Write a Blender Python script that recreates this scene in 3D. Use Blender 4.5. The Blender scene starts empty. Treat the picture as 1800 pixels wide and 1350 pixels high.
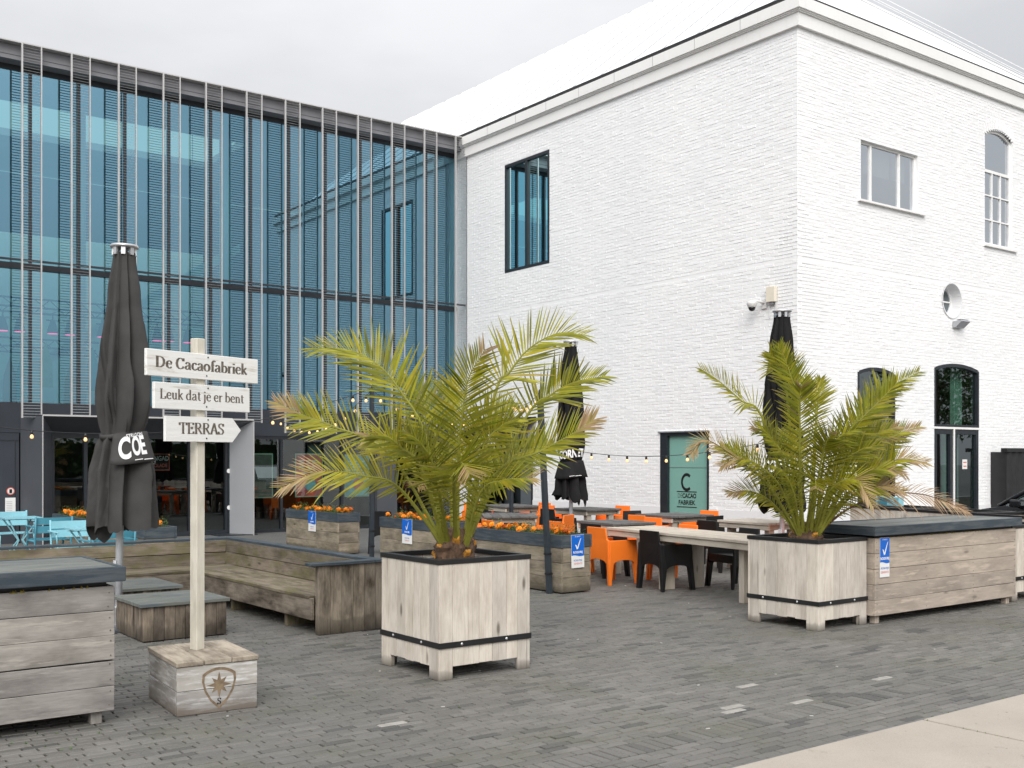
import bpy, math, random
import numpy as np
from mathutils import Vector, Matrix, noise as mnoise

random.seed(7)
R = math.radians
scene = bpy.context.scene
COL = scene.collection

# ------------------------------------------------------------------ camera, sky, sun, exposure
cam_d = bpy.data.cameras.new('camera')
cam_d.sensor_width = 36.0
cam_d.lens = 38.0
cam_d.shift_y = 131.0 / 1800.0
cam_d.clip_end = 2000.0
cam = bpy.data.objects.new('camera', cam_d)
COL.objects.link(cam)
YAW = math.atan2(2540, 1900)                      # forward direction, from world +X
cam.location = (0, 0, 1.7)
cam.rotation_euler = (R(90), 0, YAW - R(90))
scene.camera = cam

SUN_EL, SUN_AZ = R(38), R(232)                    # azimuth of the sun, CCW from +X
world = bpy.data.worlds.new('World')
scene.world = world
world.use_nodes = True
wn, wl = world.node_tree.nodes, world.node_tree.links
wn.clear()
w_out = wn.new('ShaderNodeOutputWorld')
w_bg = wn.new('ShaderNodeBackground')
w_sky = wn.new('ShaderNodeTexSky')
w_sky.sky_type = 'NISHITA'
w_sky.sun_disc = False
w_sky.sun_elevation = SUN_EL
w_sky.sun_rotation = R(90) - SUN_AZ
w_sky.dust_density = 4.0
w_tc = wn.new('ShaderNodeTexCoord')
w_map = wn.new('ShaderNodeMapping')
w_map.inputs['Scale'].default_value = (1.0, 1.0, 2.6)
w_noise = wn.new('ShaderNodeTexNoise')
w_noise.inputs['Scale'].default_value = 1.7
w_noise.inputs['Detail'].default_value = 6.0
w_noise.inputs['Roughness'].default_value = 0.52
w_ramp = wn.new('ShaderNodeValToRGB')
w_ramp.color_ramp.elements[0].position = 0.38
w_ramp.color_ramp.elements[0].color = (9.7, 9.85, 10.15, 1)
w_ramp.color_ramp.elements[1].position = 0.66
w_ramp.color_ramp.elements[1].color = (12.8, 12.9, 13.1, 1)
w_mix = wn.new('ShaderNodeMix')
w_mix.data_type = 'RGBA'
w_mix.inputs[0].default_value = 0.93
wl.new(w_tc.outputs['Generated'], w_map.inputs['Vector'])
wl.new(w_map.outputs['Vector'], w_noise.inputs['Vector'])
wl.new(w_noise.outputs['Fac'], w_ramp.inputs['Fac'])
wl.new(w_sky.outputs['Color'], w_mix.inputs[6])
# standard overcast luminance: (1 + 2 sin(elevation)) / 3
w_sep = wn.new('ShaderNodeSeparateXYZ')
wl.new(w_tc.outputs['Generated'], w_sep.inputs[0])
w_cl = wn.new('ShaderNodeMath'); w_cl.operation = 'MAXIMUM'; w_cl.inputs[1].default_value = 0.0
wl.new(w_sep.outputs[2], w_cl.inputs[0])
w_ov = wn.new('ShaderNodeMath'); w_ov.operation = 'MULTIPLY_ADD'; w_ov.inputs[1].default_value = 0.60; w_ov.inputs[2].default_value = 0.40
wl.new(w_cl.outputs[0], w_ov.inputs[0])
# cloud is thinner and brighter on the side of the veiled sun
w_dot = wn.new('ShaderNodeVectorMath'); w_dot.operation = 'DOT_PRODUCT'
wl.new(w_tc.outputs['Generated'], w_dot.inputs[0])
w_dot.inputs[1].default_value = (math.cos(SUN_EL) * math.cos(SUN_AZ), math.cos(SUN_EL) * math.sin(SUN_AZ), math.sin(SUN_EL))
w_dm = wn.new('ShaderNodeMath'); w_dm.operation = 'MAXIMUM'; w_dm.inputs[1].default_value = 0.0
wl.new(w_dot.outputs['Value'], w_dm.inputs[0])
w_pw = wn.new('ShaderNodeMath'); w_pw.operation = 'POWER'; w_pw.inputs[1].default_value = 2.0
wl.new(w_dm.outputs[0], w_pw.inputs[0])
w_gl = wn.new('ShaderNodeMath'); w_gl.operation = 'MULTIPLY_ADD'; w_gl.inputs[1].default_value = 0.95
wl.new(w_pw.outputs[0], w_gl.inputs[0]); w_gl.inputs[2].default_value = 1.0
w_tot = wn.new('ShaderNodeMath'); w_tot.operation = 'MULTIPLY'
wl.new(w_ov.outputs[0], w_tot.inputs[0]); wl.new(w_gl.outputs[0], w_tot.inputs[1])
w_vm = wn.new('ShaderNodeVectorMath'); w_vm.operation = 'SCALE'
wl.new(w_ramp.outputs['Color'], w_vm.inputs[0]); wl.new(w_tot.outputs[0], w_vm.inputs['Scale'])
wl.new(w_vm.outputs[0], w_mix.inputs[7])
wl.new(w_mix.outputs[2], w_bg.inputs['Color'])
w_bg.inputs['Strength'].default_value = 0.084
wl.new(w_bg.outputs['Background'], w_out.inputs['Surface'])

sun_d = bpy.data.lights.new('sun', 'SUN')
sun_d.energy = 1.5
sun_d.angle = R(35)
sun_d.color = (1.0, 0.97, 0.93)
sun = bpy.data.objects.new('sun', sun_d)
COL.objects.link(sun)
sdir = Vector((math.cos(SUN_EL) * math.cos(SUN_AZ), math.cos(SUN_EL) * math.sin(SUN_AZ), math.sin(SUN_EL)))
sun.rotation_euler = sdir.to_track_quat('Z', 'Y').to_euler()
sun.location = (0, 0, 30)

scene.view_settings.view_transform = 'Standard'
scene.view_settings.look = 'None'
scene.view_settings.gamma = 1.0
scene.view_settings.use_curve_mapping = False
scene.view_settings.exposure = 0.52
scene.render.engine = 'CYCLES'
scene.cycles.max_bounces = 10
scene.cycles.transparent_max_bounces = 24


# ------------------------------------------------------------------ materials
def lin(r, g, b):
    f = lambda c: c / 12.92 if c <= 0.04045 else ((c + 0.055) / 1.055) ** 2.4
    return (f(r / 255), f(g / 255), f(b / 255), 1)


class NT:
    def __init__(self, name):
        self.m = bpy.data.materials.new(name)
        self.m.use_nodes = True
        self.n, self.l = self.m.node_tree.nodes, self.m.node_tree.links
        self.bsdf = self.n['Principled BSDF']
        self.out = self.n['Material Output']

    def node(self, t, **kw):
        nd = self.n.new(t)
        for k, v in kw.items():
            if hasattr(nd, k):
                setattr(nd, k, v)
            else:
                nd.inputs[k.replace('_', ' ')].default_value = v
        return nd

    def link(self, a, b):
        self.l.new(a, b)

    def coords(self, scale=(1, 1, 1), kind='Object', rnd=0.0):
        tc = self.n.new('ShaderNodeTexCoord')
        src = tc.outputs[kind]
        if rnd:
            oi = self.n.new('ShaderNodeObjectInfo')
            mul = self.n.new('ShaderNodeVectorMath'); mul.operation = 'MULTIPLY'
            cx = self.n.new('ShaderNodeCombineXYZ')
            for i in range(3):
                self.link(oi.outputs['Random'], cx.inputs[i])
            self.link(cx.outputs[0], mul.inputs[0])
            mul.inputs[1].default_value = (rnd, rnd * 1.7, rnd * 2.3)
            add = self.n.new('ShaderNodeVectorMath')
            self.link(src, add.inputs[0]); self.link(mul.outputs[0], add.inputs[1])
            src = add.outputs[0]
        mp = self.n.new('ShaderNodeMapping')
        mp.inputs['Scale'].default_value = scale
        self.link(src, mp.inputs['Vector'])
        return mp.outputs[0]

    def noise(self, vec, scale, detail=4, rough=0.55):
        nd = self.n.new('ShaderNodeTexNoise')
        nd.inputs['Scale'].default_value = scale
        nd.inputs['Detail'].default_value = detail
        nd.inputs['Roughness'].default_value = rough
        self.link(vec, nd.inputs['Vector'])
        return nd.outputs['Fac']

    def ramp(self, fac, stops):
        nd = self.n.new('ShaderNodeValToRGB')
        e = nd.color_ramp.elements
        while len(e) < len(stops):
            e.new(0.5)
        for el, (p, c) in zip(e, stops):
            el.position = p
            el.color = c if len(c) == 4 else (*c, 1)
        self.link(fac, nd.inputs['Fac'])
        return nd.outputs['Color']

    def mix(self, fac, a, b, mode='MIX'):
        nd = self.n.new('ShaderNodeMix')
        nd.data_type = 'RGBA'
        nd.blend_type = mode
        for i, v in ((0, fac), (6, a), (7, b)):
            if isinstance(v, (int, float)):
                nd.inputs[i].default_value = v
            elif isinstance(v, tuple):
                nd.inputs[i].default_value = v if len(v) == 4 else (*v, 1)
            else:
                self.link(v, nd.inputs[i])
        return nd.outputs[2]

    def bump(self, h, strength=0.3, dist=0.01):
        nd = self.n.new('ShaderNodeBump')
        nd.inputs['Strength'].default_value = strength
        nd.inputs['Distance'].default_value = dist
        self.link(h, nd.inputs['Height'])
        self.link(nd.outputs[0], self.bsdf.inputs['Normal'])

    def col(self, c):
        if isinstance(c, tuple):
            self.bsdf.inputs['Base Color'].default_value = c if len(c) == 4 else (*c, 1)
        else:
            self.link(c, self.bsdf.inputs['Base Color'])

    def set(self, **kw):
        for k, v in kw.items():
            self.bsdf.inputs[k.replace('_', ' ')].default_value = v
        return self


G1 = lambda v: (v, v, v, 1)


def m_plain(name, c, rough=0.5, metal=0.0, var=0.12, scale=6.0, bump=0.0, spec=0.5):
    t = NT(name)
    v = t.coords(rnd=3.0)
    n = t.noise(v, scale, 5)
    c4 = c if len(c) == 4 else (*c, 1)
    lo = tuple(x * (1 - var) for x in c4[:3]) + (1,)
    hi = tuple(min(1, x * (1 + var)) for x in c4[:3]) + (1,)
    t.col(t.ramp(n, [(0.3, lo), (0.7, hi)]))
    rr = t.ramp(t.noise(v, scale * 2.3, 3), [(0.3, G1(max(0.02, rough - 0.08))), (0.7, G1(min(1, rough + 0.08)))])
    t.link(rr, t.bsdf.inputs['Roughness'])
    t.set(Metallic=metal)
    t.bsdf.inputs['Specular IOR Level'].default_value = spec
    if bump:
        t.bump(t.noise(v, scale * 8, 3), bump, 0.004)
    return t.m


def m_wood(name, a, b, dark, stain=0.35, moss=None, paint=None, wear=0.55, rough=0.78, rndv=0.22, foot=None):
    """weathered board: the grain runs along the local X axis of each board"""
    t = NT(name)
    v = t.coords((1.2, 13, 13), rnd=9.0)
    g = t.noise(v, 2.6, 9, 0.62)
    c = t.ramp(g, [(0.25, b), (0.5, a), (0.78, b)])
    v2 = t.coords((1.3, 3.2, 3.2), rnd=5.0)
    s = t.noise(v2, 1.9, 6, 0.6)
    sf = t.ramp(s, [(0.42, G1(0)), (0.68, G1(stain))])
    c = t.mix(sf, c, dark)
    # knots and nail stains
    v3 = t.coords((1.6, 5.0, 5.0), rnd=13.0)
    vo = t.node('ShaderNodeTexVoronoi'); vo.inputs['Scale'].default_value = 1.1
    t.link(v3, vo.inputs['Vector'])
    kf = t.ramp(vo.outputs['Distance'], [(0.05, G1(0.85)), (0.125, G1(0))])
    c = t.mix(kf, c, tuple(x * 0.55 for x in dark[:3]))
    # long dark splits
    v4 = t.coords((0.45, 34, 34), rnd=7.0)
    cr = t.ramp(t.noise(v4, 1.5, 4, 0.6), [(0.665, G1(0)), (0.70, G1(0.75))])
    c = t.mix(cr, c, tuple(x * 0.4 for x in dark[:3]))
    if moss:
        v5 = t.coords((1.5, 3, 3), rnd=4.0)
        mf = t.ramp(t.noise(v5, 2.4, 7, 0.66), [(0.45, G1(0)), (0.66, G1(moss[1]))])
        c = t.mix(mf, c, moss[0])
    if paint:
        v6 = t.coords((1.1, 9, 9), rnd=6.0)
        pf = t.ramp(t.noise(v6, 2.2, 8, 0.68), [(wear - 0.05, G1(1)), (wear + 0.06, G1(0.25))])
        c = t.mix(pf, c, paint)
    if foot:                                      # splashed dirt with a ragged upper edge
        geo = t.n.new('ShaderNodeNewGeometry')
        sx = t.n.new('ShaderNodeSeparateXYZ'); t.link(geo.outputs['Position'], sx.inputs[0])
        nn = t.noise(geo.outputs['Position'], 9, 5, 0.6)
        ml = t.n.new('ShaderNodeMath'); ml.operation = 'MULTIPLY_ADD'
        t.link(nn, ml.inputs[0]); ml.inputs[1].default_value = -foot[1] * 2.4
        t.link(sx.outputs[2], ml.inputs[2])
        ff = t.ramp(ml.outputs[0], [(0.0, G1(foot[2])), (max(0.02, foot[1] * 0.5), G1(0))])
        ff2 = t.ramp(sx.outputs[2], [(0.0, G1(1)), (min(1, foot[1] * 2.2), G1(0))])
        c = t.mix(t.mix(1.0, ff, ff2, 'MULTIPLY'), c, foot[0])
    oi = t.n.new('ShaderNodeObjectInfo')
    tone = t.ramp(oi.outputs['Random'], [(0.0, (1 - rndv, 1 - rndv, 1 - rndv * 0.9, 1)), (0.5, G1(1.0)), (1.0, (1 + rndv * 0.35, 1 + rndv * 0.3, 1 + rndv * 0.2, 1))])
    c = t.mix(1.0, c, tone, 'MULTIPLY')
    t.col(c)
    t.set(Roughness=rough)
    t.bsdf.inputs['Specular IOR Level'].default_value = 0.25
    t.bump(g, 0.6, 0.005)
    return t.m


M = {}
DIRT = (0.035, 0.03, 0.022, 1)
M['wood_pale'] = m_wood('pale_whitewashed_boards', (0.665, 0.61, 0.535, 1), (0.50, 0.445, 0.375, 1), (0.27, 0.22, 0.17, 1), 0.42, rndv=0.16, foot=(DIRT, 0.05, 0.8))
M['wood_cab'] = m_wood('grey_weathered_cabinet_boards', (0.325, 0.305, 0.28, 1), (0.195, 0.18, 0.163, 1), (0.07, 0.063, 0.056, 1), 0.8, paint=(0.39, 0.362, 0.328, 1), wear=0.40, rndv=0.16)
M['wood_box'] = m_wood('worn_beige_boards', (0.40, 0.345, 0.29, 1), (0.29, 0.25, 0.21, 1), (0.13, 0.11, 0.095, 1), 0.55, paint=(0.50, 0.42, 0.345, 1), wear=0.42, rndv=0.14)
M['wood_grey'] = m_wood('weathered_grey_boards', (0.33, 0.28, 0.215, 1), (0.19, 0.16, 0.12, 1), (0.075, 0.062, 0.048, 1), 0.7, rndv=0.22, foot=(DIRT, 0.07, 0.85), moss=((0.12, 0.115, 0.05, 1), 0.35))
M['wood_bench'] = m_wood('mossy_brown_boards', (0.235, 0.195, 0.148, 1), (0.122, 0.100, 0.076, 1), (0.045, 0.033, 0.022, 1), 0.75, moss=((0.13, 0.125, 0.038, 1), 0.6), rndv=0.22)
M['wood_bench_end'] = m_wood('streaked_bench_boards', (0.31, 0.262, 0.205, 1), (0.155, 0.13, 0.10, 1), (0.04, 0.03, 0.02, 1), 0.9, rndv=0.18, foot=(DIRT, 0.12, 0.9))
M['wood_stool'] = m_wood('dark_stained_boards', (0.27, 0.222, 0.172, 1), (0.112, 0.088, 0.066, 1), (0.032, 0.024, 0.017, 1), 0.95, rndv=0.3, foot=(DIRT, 0.10, 0.8))
M['wood_sign'] = m_wood('white_painted_board', (0.50, 0.47, 0.42, 1), (0.38, 0.36, 0.32, 1), (0.22, 0.20, 0.17, 1), 0.3, paint=(0.76, 0.755, 0.73, 1), wear=0.60, rndv=0.06)
M['wood_post'] = m_wood('pale_post_timber', (0.62, 0.585, 0.50, 1), (0.51, 0.475, 0.40, 1), (0.29, 0.26, 0.205, 1), 0.45, rndv=0.05)
M['wood_crate'] = m_wood('worn_white_crate_boards', (0.38, 0.35, 0.31, 1), (0.24, 0.215, 0.18, 1), (0.11, 0.09, 0.07, 1), 0.8, paint=(0.60, 0.595, 0.58, 1), wear=0.44, rndv=0.2, foot=((0.12, 0.09, 0.06, 1), 0.06, 0.8))
M['wood_crate_top'] = m_wood('bare_crate_lid_boards', (0.46, 0.40, 0.325, 1), (0.28, 0.225, 0.165, 1), (0.10, 0.08, 0.06, 1), 0.75, rndv=0.14)
M['slate'] = m_wood('slate_blue_painted_timber', (0.10, 0.115, 0.125, 1), (0.065, 0.08, 0.09, 1), (0.045, 0.05, 0.055, 1), 0.4, paint=(0.047, 0.063, 0.078, 1), wear=0.5, rndv=0.15, rough=0.6)
M['slate_top'] = m_wood('worn_slate_deck_boards', (0.215, 0.215, 0.19, 1), (0.135, 0.14, 0.125, 1), (0.08, 0.085, 0.085, 1), 0.5, paint=(0.105, 0.125, 0.135, 1), wear=0.43, moss=((0.14, 0.145, 0.09, 1), 0.35), rndv=0.2, rough=0.6)
M['wood_table'] = m_wood('sun_bleached_table_boards', (0.55, 0.49, 0.41, 1), (0.42, 0.37, 0.30, 1), (0.24, 0.2, 0.16, 1), 0.45, rndv=0.15)
M['table_dark'] = m_wood('dark_weathered_table_boards', (0.15, 0.145, 0.14, 1), (0.09, 0.088, 0.085, 1), (0.05, 0.05, 0.048, 1), 0.5, rndv=0.15)
M['black_metal'] = m_plain('black_coated_steel', (0.012, 0.012, 0.013), 0.45, var=0.25)
M['dark_steel'] = m_plain('blue_grey_steel', (0.028, 0.037, 0.046), 0.45, var=0.2)
M['alu'] = m_plain('brushed_aluminium', (0.62, 0.62, 0.63), 0.38, 0.85, 0.08)
M['fin'] = m_plain('pale_anodised_fin', (0.50, 0.49, 0.48), 0.45, 0.3, 0.06)
M['slat'] = m_plain('bronze_grey_slat', (0.46, 0.455, 0.45), 0.5, 0.3, 0.1)
M['bolt'] = m_plain('galvanised_bolt', (0.7, 0.7, 0.72), 0.3, 0.8, 0.05)
M['white_pole'] = m_plain('white_coated_pole', (0.62, 0.63, 0.66), 0.4, var=0.08)
M['orange'] = m_plain('orange_plastic', (0.93, 0.205, 0.02), 0.42, var=0.07, scale=2.5, bump=0.05)
M['black_plastic'] = m_plain('black_plastic', (0.010, 0.010, 0.011), 0.36, var=0.15, scale=3)
M['blue_light'] = m_plain('pale_blue_lacquer', (0.25, 0.53, 0.61), 0.4, var=0.05)
M['blue_dark'] = m_plain('petrol_blue_lacquer', (0.062, 0.25, 0.33), 0.4, var=0.06)
M['fabric_grey'] = m_plain('charcoal_parasol_cloth', (0.056, 0.054, 0.053), 0.85, var=0.14, scale=5, bump=0.12, spec=0.2)
M['fabric_black'] = m_plain('black_parasol_cloth', (0.014, 0.0135, 0.014), 0.85, var=0.15, scale=5, bump=0.1, spec=0.2)
M['print_white'] = m_plain('white_print', (0.78, 0.78, 0.78), 0.7, var=0.04)
M['ink_brown'] = m_plain('burnt_lettering', (0.125, 0.105, 0.085), 0.8, var=0.45, scale=30)
M['ink_emblem'] = m_plain('burnt_emblem', (0.20, 0.145, 0.09), 0.8, var=0.4, scale=25)
M['ink_black'] = m_plain('black_print', (0.006, 0.007, 0.008), 0.5, var=0.1)
M['panel_light'] = m_plain('pale_grey_metal_panel', (0.40, 0.41, 0.43), 0.42, 0.25, 0.04, 1.0)
M['panel_dark'] = m_plain('dark_grey_metal_panel', (0.085, 0.092, 0.105), 0.42, 0.2, 0.06, 1.0)
M['panel_mid'] = m_plain('grey_fascia_panel', (0.20, 0.20, 0.215), 0.5, 0.1, 0.05, 1.0)
M['mullion'] = m_plain('anthracite_mullion', (0.018, 0.022, 0.028), 0.4, var=0.15)
M['spandrel'] = m_plain('blue_black_spandrel', (0.035, 0.042, 0.054), 0.38, var=0.08, scale=1.2)
M['win_white'] = m_plain('white_window_paint', (0.84, 0.825, 0.81), 0.5, var=0.05)
M['cream'] = m_plain('cream_plastic', (0.72, 0.66, 0.55), 0.5, var=0.04)
M['camera_white'] = m_plain('white_camera_housing', (0.66, 0.65, 0.64), 0.4, var=0.04)
M['smoke_dome'] = m_plain('smoked_dome', (0.01, 0.01, 0.012), 0.12, var=0.1)
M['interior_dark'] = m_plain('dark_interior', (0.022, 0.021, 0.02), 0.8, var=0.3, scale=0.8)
M['interior_floor'] = m_plain('interior_floor', (0.12, 0.115, 0.11), 0.5, var=0.1)
M['interior_pale'] = m_plain('pale_interior_wall', (0.78, 0.80, 0.78), 0.8, var=0.05, scale=0.7)
M['curtain_green'] = m_plain('mint_curtain', (0.33, 0.50, 0.41), 0.85, var=0.12, scale=2)
M['mint'] = m_plain('mint_door_film', (0.205, 0.40, 0.345), 0.35, var=0.03, scale=1)
M['soil'] = m_plain('potting_soil', (0.045, 0.033, 0.024), 0.95, var=0.5, scale=30, bump=0.6)
M['blossom'] = m_plain('marigold_petals', (0.93, 0.29, 0.008), 0.6, var=0.25, scale=30)
M['blossom_dry'] = m_plain('rusty_marigold_petals', (0.55, 0.12, 0.01), 0.6, var=0.25, scale=30)
M['sticker_blue'] = m_plain('blue_sticker', (0.005, 0.13, 0.58), 0.35, var=0.03)
M['sticker_red'] = m_plain('red_print', (0.72, 0.16, 0.12), 0.5, var=0.1)
M['paper'] = m_plain('white_paper', (0.78, 0.78, 0.76), 0.5, var=0.03)
M['rubber'] = m_plain('tyre_rubber', (0.015, 0.015, 0.015), 0.8)
M['car_paint'] = m_plain('black_car_paint', (0.012, 0.013, 0.016), 0.14, 0.2, 0.05)
M['car_silver'] = m_plain('silver_car_paint', (0.5, 0.51, 0.53), 0.2, 0.6, 0.03)
M['car_white'] = m_plain('white_car_paint', (0.75, 0.76, 0.77), 0.2, 0.0, 0.03)
M['bark'] = m_plain('tree_bark', (0.085, 0.065, 0.05), 0.9, var=0.4, scale=9, bump=0.7)
M['fibre'] = m_plain('palm_fibre', (0.105, 0.062, 0.038), 0.95, var=0.55, scale=22, bump=0.8)
M['stub'] = m_plain('cut_frond_stub', (0.52, 0.235, 0.03), 0.7, var=0.45, scale=16)
M['paver_pale'] = m_plain('pale_paver', (0.30, 0.285, 0.26), 0.8, var=0.2, scale=20)
M['litter_white'] = m_plain('litter_paper', (0.42, 0.41, 0.38), 0.7)


def m_brick():
    t = NT('white_painted_brick')
    v = t.coords()
    n = t.noise(v, 0.55, 6, 0.6)
    c = t.ramp(n, [(0.32, (0.835, 0.835, 0.84, 1)), (0.68, (0.88, 0.878, 0.876, 1))])
    n2 = t.noise(t.coords((1, 1, 5)), 3.5, 8, 0.7)
    c = t.mix(t.ramp(n2, [(0.64, G1(0)), (0.78, G1(0.35))]), c, (0.62, 0.61, 0.60, 1))
    st = t.noise(t.coords((5.5, 5.5, 0.28)), 2.0, 6, 0.65)
    c = t.mix(t.ramp(st, [(0.56, G1(0)), (0.80, G1(0.20))]), c, (0.60, 0.59, 0.57, 1))
    t.col(c)
    t.set(Roughness=0.55)
    t.bsdf.inputs['Specular IOR Level'].default_value = 0.3
    t.bump(t.noise(v, 22, 6, 0.6), 0.32, 0.010)
    return t.m


M['brick'] = m_brick()


def m_smoothwall(name, a, b, scale=0.9, streak=0.3):
    t = NT(name)
    v = t.coords()
    c = t.ramp(t.noise(v, scale, 6, 0.6), [(0.3, b), (0.7, a)])
    st = t.noise(t.coords((6, 6, 0.35)), 2.0, 6, 0.65)
    c = t.mix(t.ramp(st, [(0.55, G1(0)), (0.8, G1(streak))]), c, tuple(x * 0.62 for x in b[:3]) + (1,))
    t.col(c)
    t.set(Roughness=0.6)
    t.bump(t.noise(v, 40, 4), 0.2, 0.004)
    return t.m


M['cornice'] = m_smoothwall('white_cornice_paint', (0.84, 0.835, 0.82, 1), (0.79, 0.785, 0.765, 1), 0.9, 0.16)
M['plinth'] = m_smoothwall('white_plinth_render', (0.83, 0.83, 0.83, 1), (0.76, 0.76, 0.77, 1), 0.9, 0.12)
M['roof'] = m_smoothwall('white_metal_roof', (0.84, 0.845, 0.85, 1), (0.79, 0.795, 0.80, 1), 0.5, 0.08)


def m_paver(name, use_attr):
    t = NT(name)
    if use_attr:
        at = t.n.new('ShaderNodeAttribute'); at.attribute_name = 'tone'
        fac = at.outputs['Fac']
    else:
        oi = t.n.new('ShaderNodeObjectInfo')
        fac = oi.outputs['Random']
    base = t.ramp(fac, [(0.0, (0.045, 0.045, 0.043, 1)), (0.065, (0.060, 0.058, 0.053, 1)), (0.095, (0.120, 0.112, 0.098, 1)),
                        (0.6, (0.158, 0.148, 0.132, 1)), (0.975, (0.187, 0.176, 0.158, 1)), (0.99, (0.19, 0.172, 0.155, 1))])
    geo = t.n.new('ShaderNodeNewGeometry')
    P = geo.outputs['Position']
    n1 = t.noise(P, 0.45, 5, 0.6)                 # broad damp and dry areas
    base = t.mix(t.ramp(n1, [(0.40, G1(0.0)), (0.60, G1(0.50))]), base, (0.082, 0.078, 0.068, 1))
    n2 = t.noise(P, 5.0, 7, 0.7)
    base = t.mix(t.ramp(n2, [(0.50, G1(0)), (0.72, G1(0.55))]), base, (0.070, 0.067, 0.055, 1))
    mpS = t.n.new('ShaderNodeMapping'); mpS.inputs['Scale'].default_value = (0.8, 9.0, 1.0)
    t.link(P, mpS.inputs['Vector'])
    nS = t.noise(mpS.outputs[0], 1.6, 6, 0.65)    # dirt lying along the courses
    base = t.mix(t.ramp(nS, [(0.54, G1(0)), (0.70, G1(0.45))]), base, (0.062, 0.058, 0.046, 1))
    nm = t.noise(P, 1.1, 6, 0.65)                 # green algae
    base = t.mix(t.ramp(nm, [(0.50, G1(0)), (0.70, G1(0.5))]), base, (0.082, 0.085, 0.040, 1))
    n3 = t.noise(P, 160, 3, 0.6)
    base = t.mix(0.22, base, t.ramp(n3, [(0.3, G1(0.05)), (0.7, G1(0.34))]))
    t.col(base)
    t.link(t.ramp(n2, [(0.3, G1(0.72)), (0.7, G1(0.5))]), t.bsdf.inputs['Roughness'])
    t.bsdf.inputs['Specular IOR Level'].default_value = 0.3
    t.bump(n3, 0.35, 0.003)
    return t.m


M['paver'] = m_paver('grey_clay_paver', True)
M['paver_single'] = m_paver('grey_clay_paver_single', False)


def m_joint():
    t = NT('mossy_joint_sand')
    geo = t.n.new('ShaderNodeNewGeometry')
    P = geo.outputs['Position']
    c = t.ramp(t.noise(P, 1.6, 6, 0.65), [(0.38, (0.014, 0.012, 0.010, 1)), (0.54, (0.032, 0.031, 0.017, 1)), (0.66, (0.06, 0.085, 0.016, 1))])
    t.col(c)
    t.set(Roughness=0.95)
    return t.m


M['joint'] = m_joint()


def m_far_paving():
    t = NT('paving_seen_from_afar')
    tc = t.coords()
    b = t.node('ShaderNodeTexBrick')
    b.inputs['Scale'].default_value = 1.0
    b.inputs['Brick Width'].default_value = 0.206
    b.inputs['Row Height'].default_value = 0.069
    b.inputs['Mortar Size'].default_value = 0.004
    b.inputs['Color1'].default_value = (0.145, 0.143, 0.139, 1)
    b.inputs['Color2'].default_value = (0.115, 0.113, 0.109, 1)
    b.inputs['Mortar'].default_value = (0.035, 0.034, 0.024, 1)
    t.link(tc, b.inputs['Vector'])
    n1 = t.noise(tc, 0.45, 5, 0.6)
    c = t.mix(t.ramp(n1, [(0.42, G1(0.0)), (0.62, G1(0.4))]), b.outputs['Color'], (0.10, 0.10, 0.088, 1))
    t.col(c)
    t.set(Roughness=0.8)
    return t.m


M['far_paving'] = m_far_paving()


def m_concrete():
    t = NT('sandy_concrete')
    geo = t.n.new('ShaderNodeNewGeometry')
    P = geo.outputs['Position']
    c = t.ramp(t.noise(P, 1.3, 6, 0.6), [(0.35, (0.33, 0.275, 0.215, 1)), (0.65, (0.39, 0.33, 0.262, 1))])
    c = t.mix(0.25, c, t.ramp(t.noise(P, 220, 3), [(0.3, G1(0.16)), (0.7, G1(0.6))]))
    c = t.mix(t.ramp(t.noise(P, 4.2, 5, 0.7), [(0.62, G1(0)), (0.70, G1(0.5))]), c, (0.18, 0.15, 0.115, 1))
    c = t.mix(t.ramp(t.noise(P, 17, 3, 0.5), [(0.72, G1(0)), (0.75, G1(0.8))]), c, (0.10, 0.09, 0.075, 1))
    t.col(c)
    t.set(Roughness=0.85)
    t.bump(t.noise(P, 200, 3), 0.3, 0.003)
    return t.m


M['concrete'] = m_concrete()


def m_glass(name, refl, tint_r, tint_t, rough=0.0, wav=0.0):
    t = NT(name)
    t.n.remove(t.bsdf)
    gl = t.n.new('ShaderNodeBsdfGlossy'); gl.inputs['Color'].default_value = (*tint_r, 1); gl.inputs['Roughness'].default_value = rough
    tr = t.n.new('ShaderNodeBsdfTransparent'); tr.inputs['Color'].default_value = (*tint_t, 1)
    mx = t.n.new('ShaderNodeMixShader')
    fr = t.n.new('ShaderNodeLayerWeight'); fr.inputs['Blend'].default_value = 0.22
    mr = t.n.new('ShaderNodeMapRange')
    t.link(fr.outputs['Fresnel'], mr.inputs[0])
    mr.inputs[1].default_value = 0.0; mr.inputs[2].default_value = 1.0
    mr.inputs[3].default_value = refl; mr.inputs[4].default_value = 1.0
    t.link(mr.outputs[0], mx.inputs[0])
    t.link(tr.outputs[0], mx.inputs[1]); t.link(gl.outputs[0], mx.inputs[2])
    if wav:
        bp = t.n.new('ShaderNodeBump'); bp.inputs['Strength'].default_value = wav; bp.inputs['Distance'].default_value = 0.02
        t.link(t.noise(t.coords(rnd=4.0), 0.9, 1), bp.inputs['Height'])
        t.link(bp.outputs[0], gl.inputs['Normal'])
    t.link(mx.outputs[0], t.out.inputs['Surface'])
    return t.m


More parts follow.
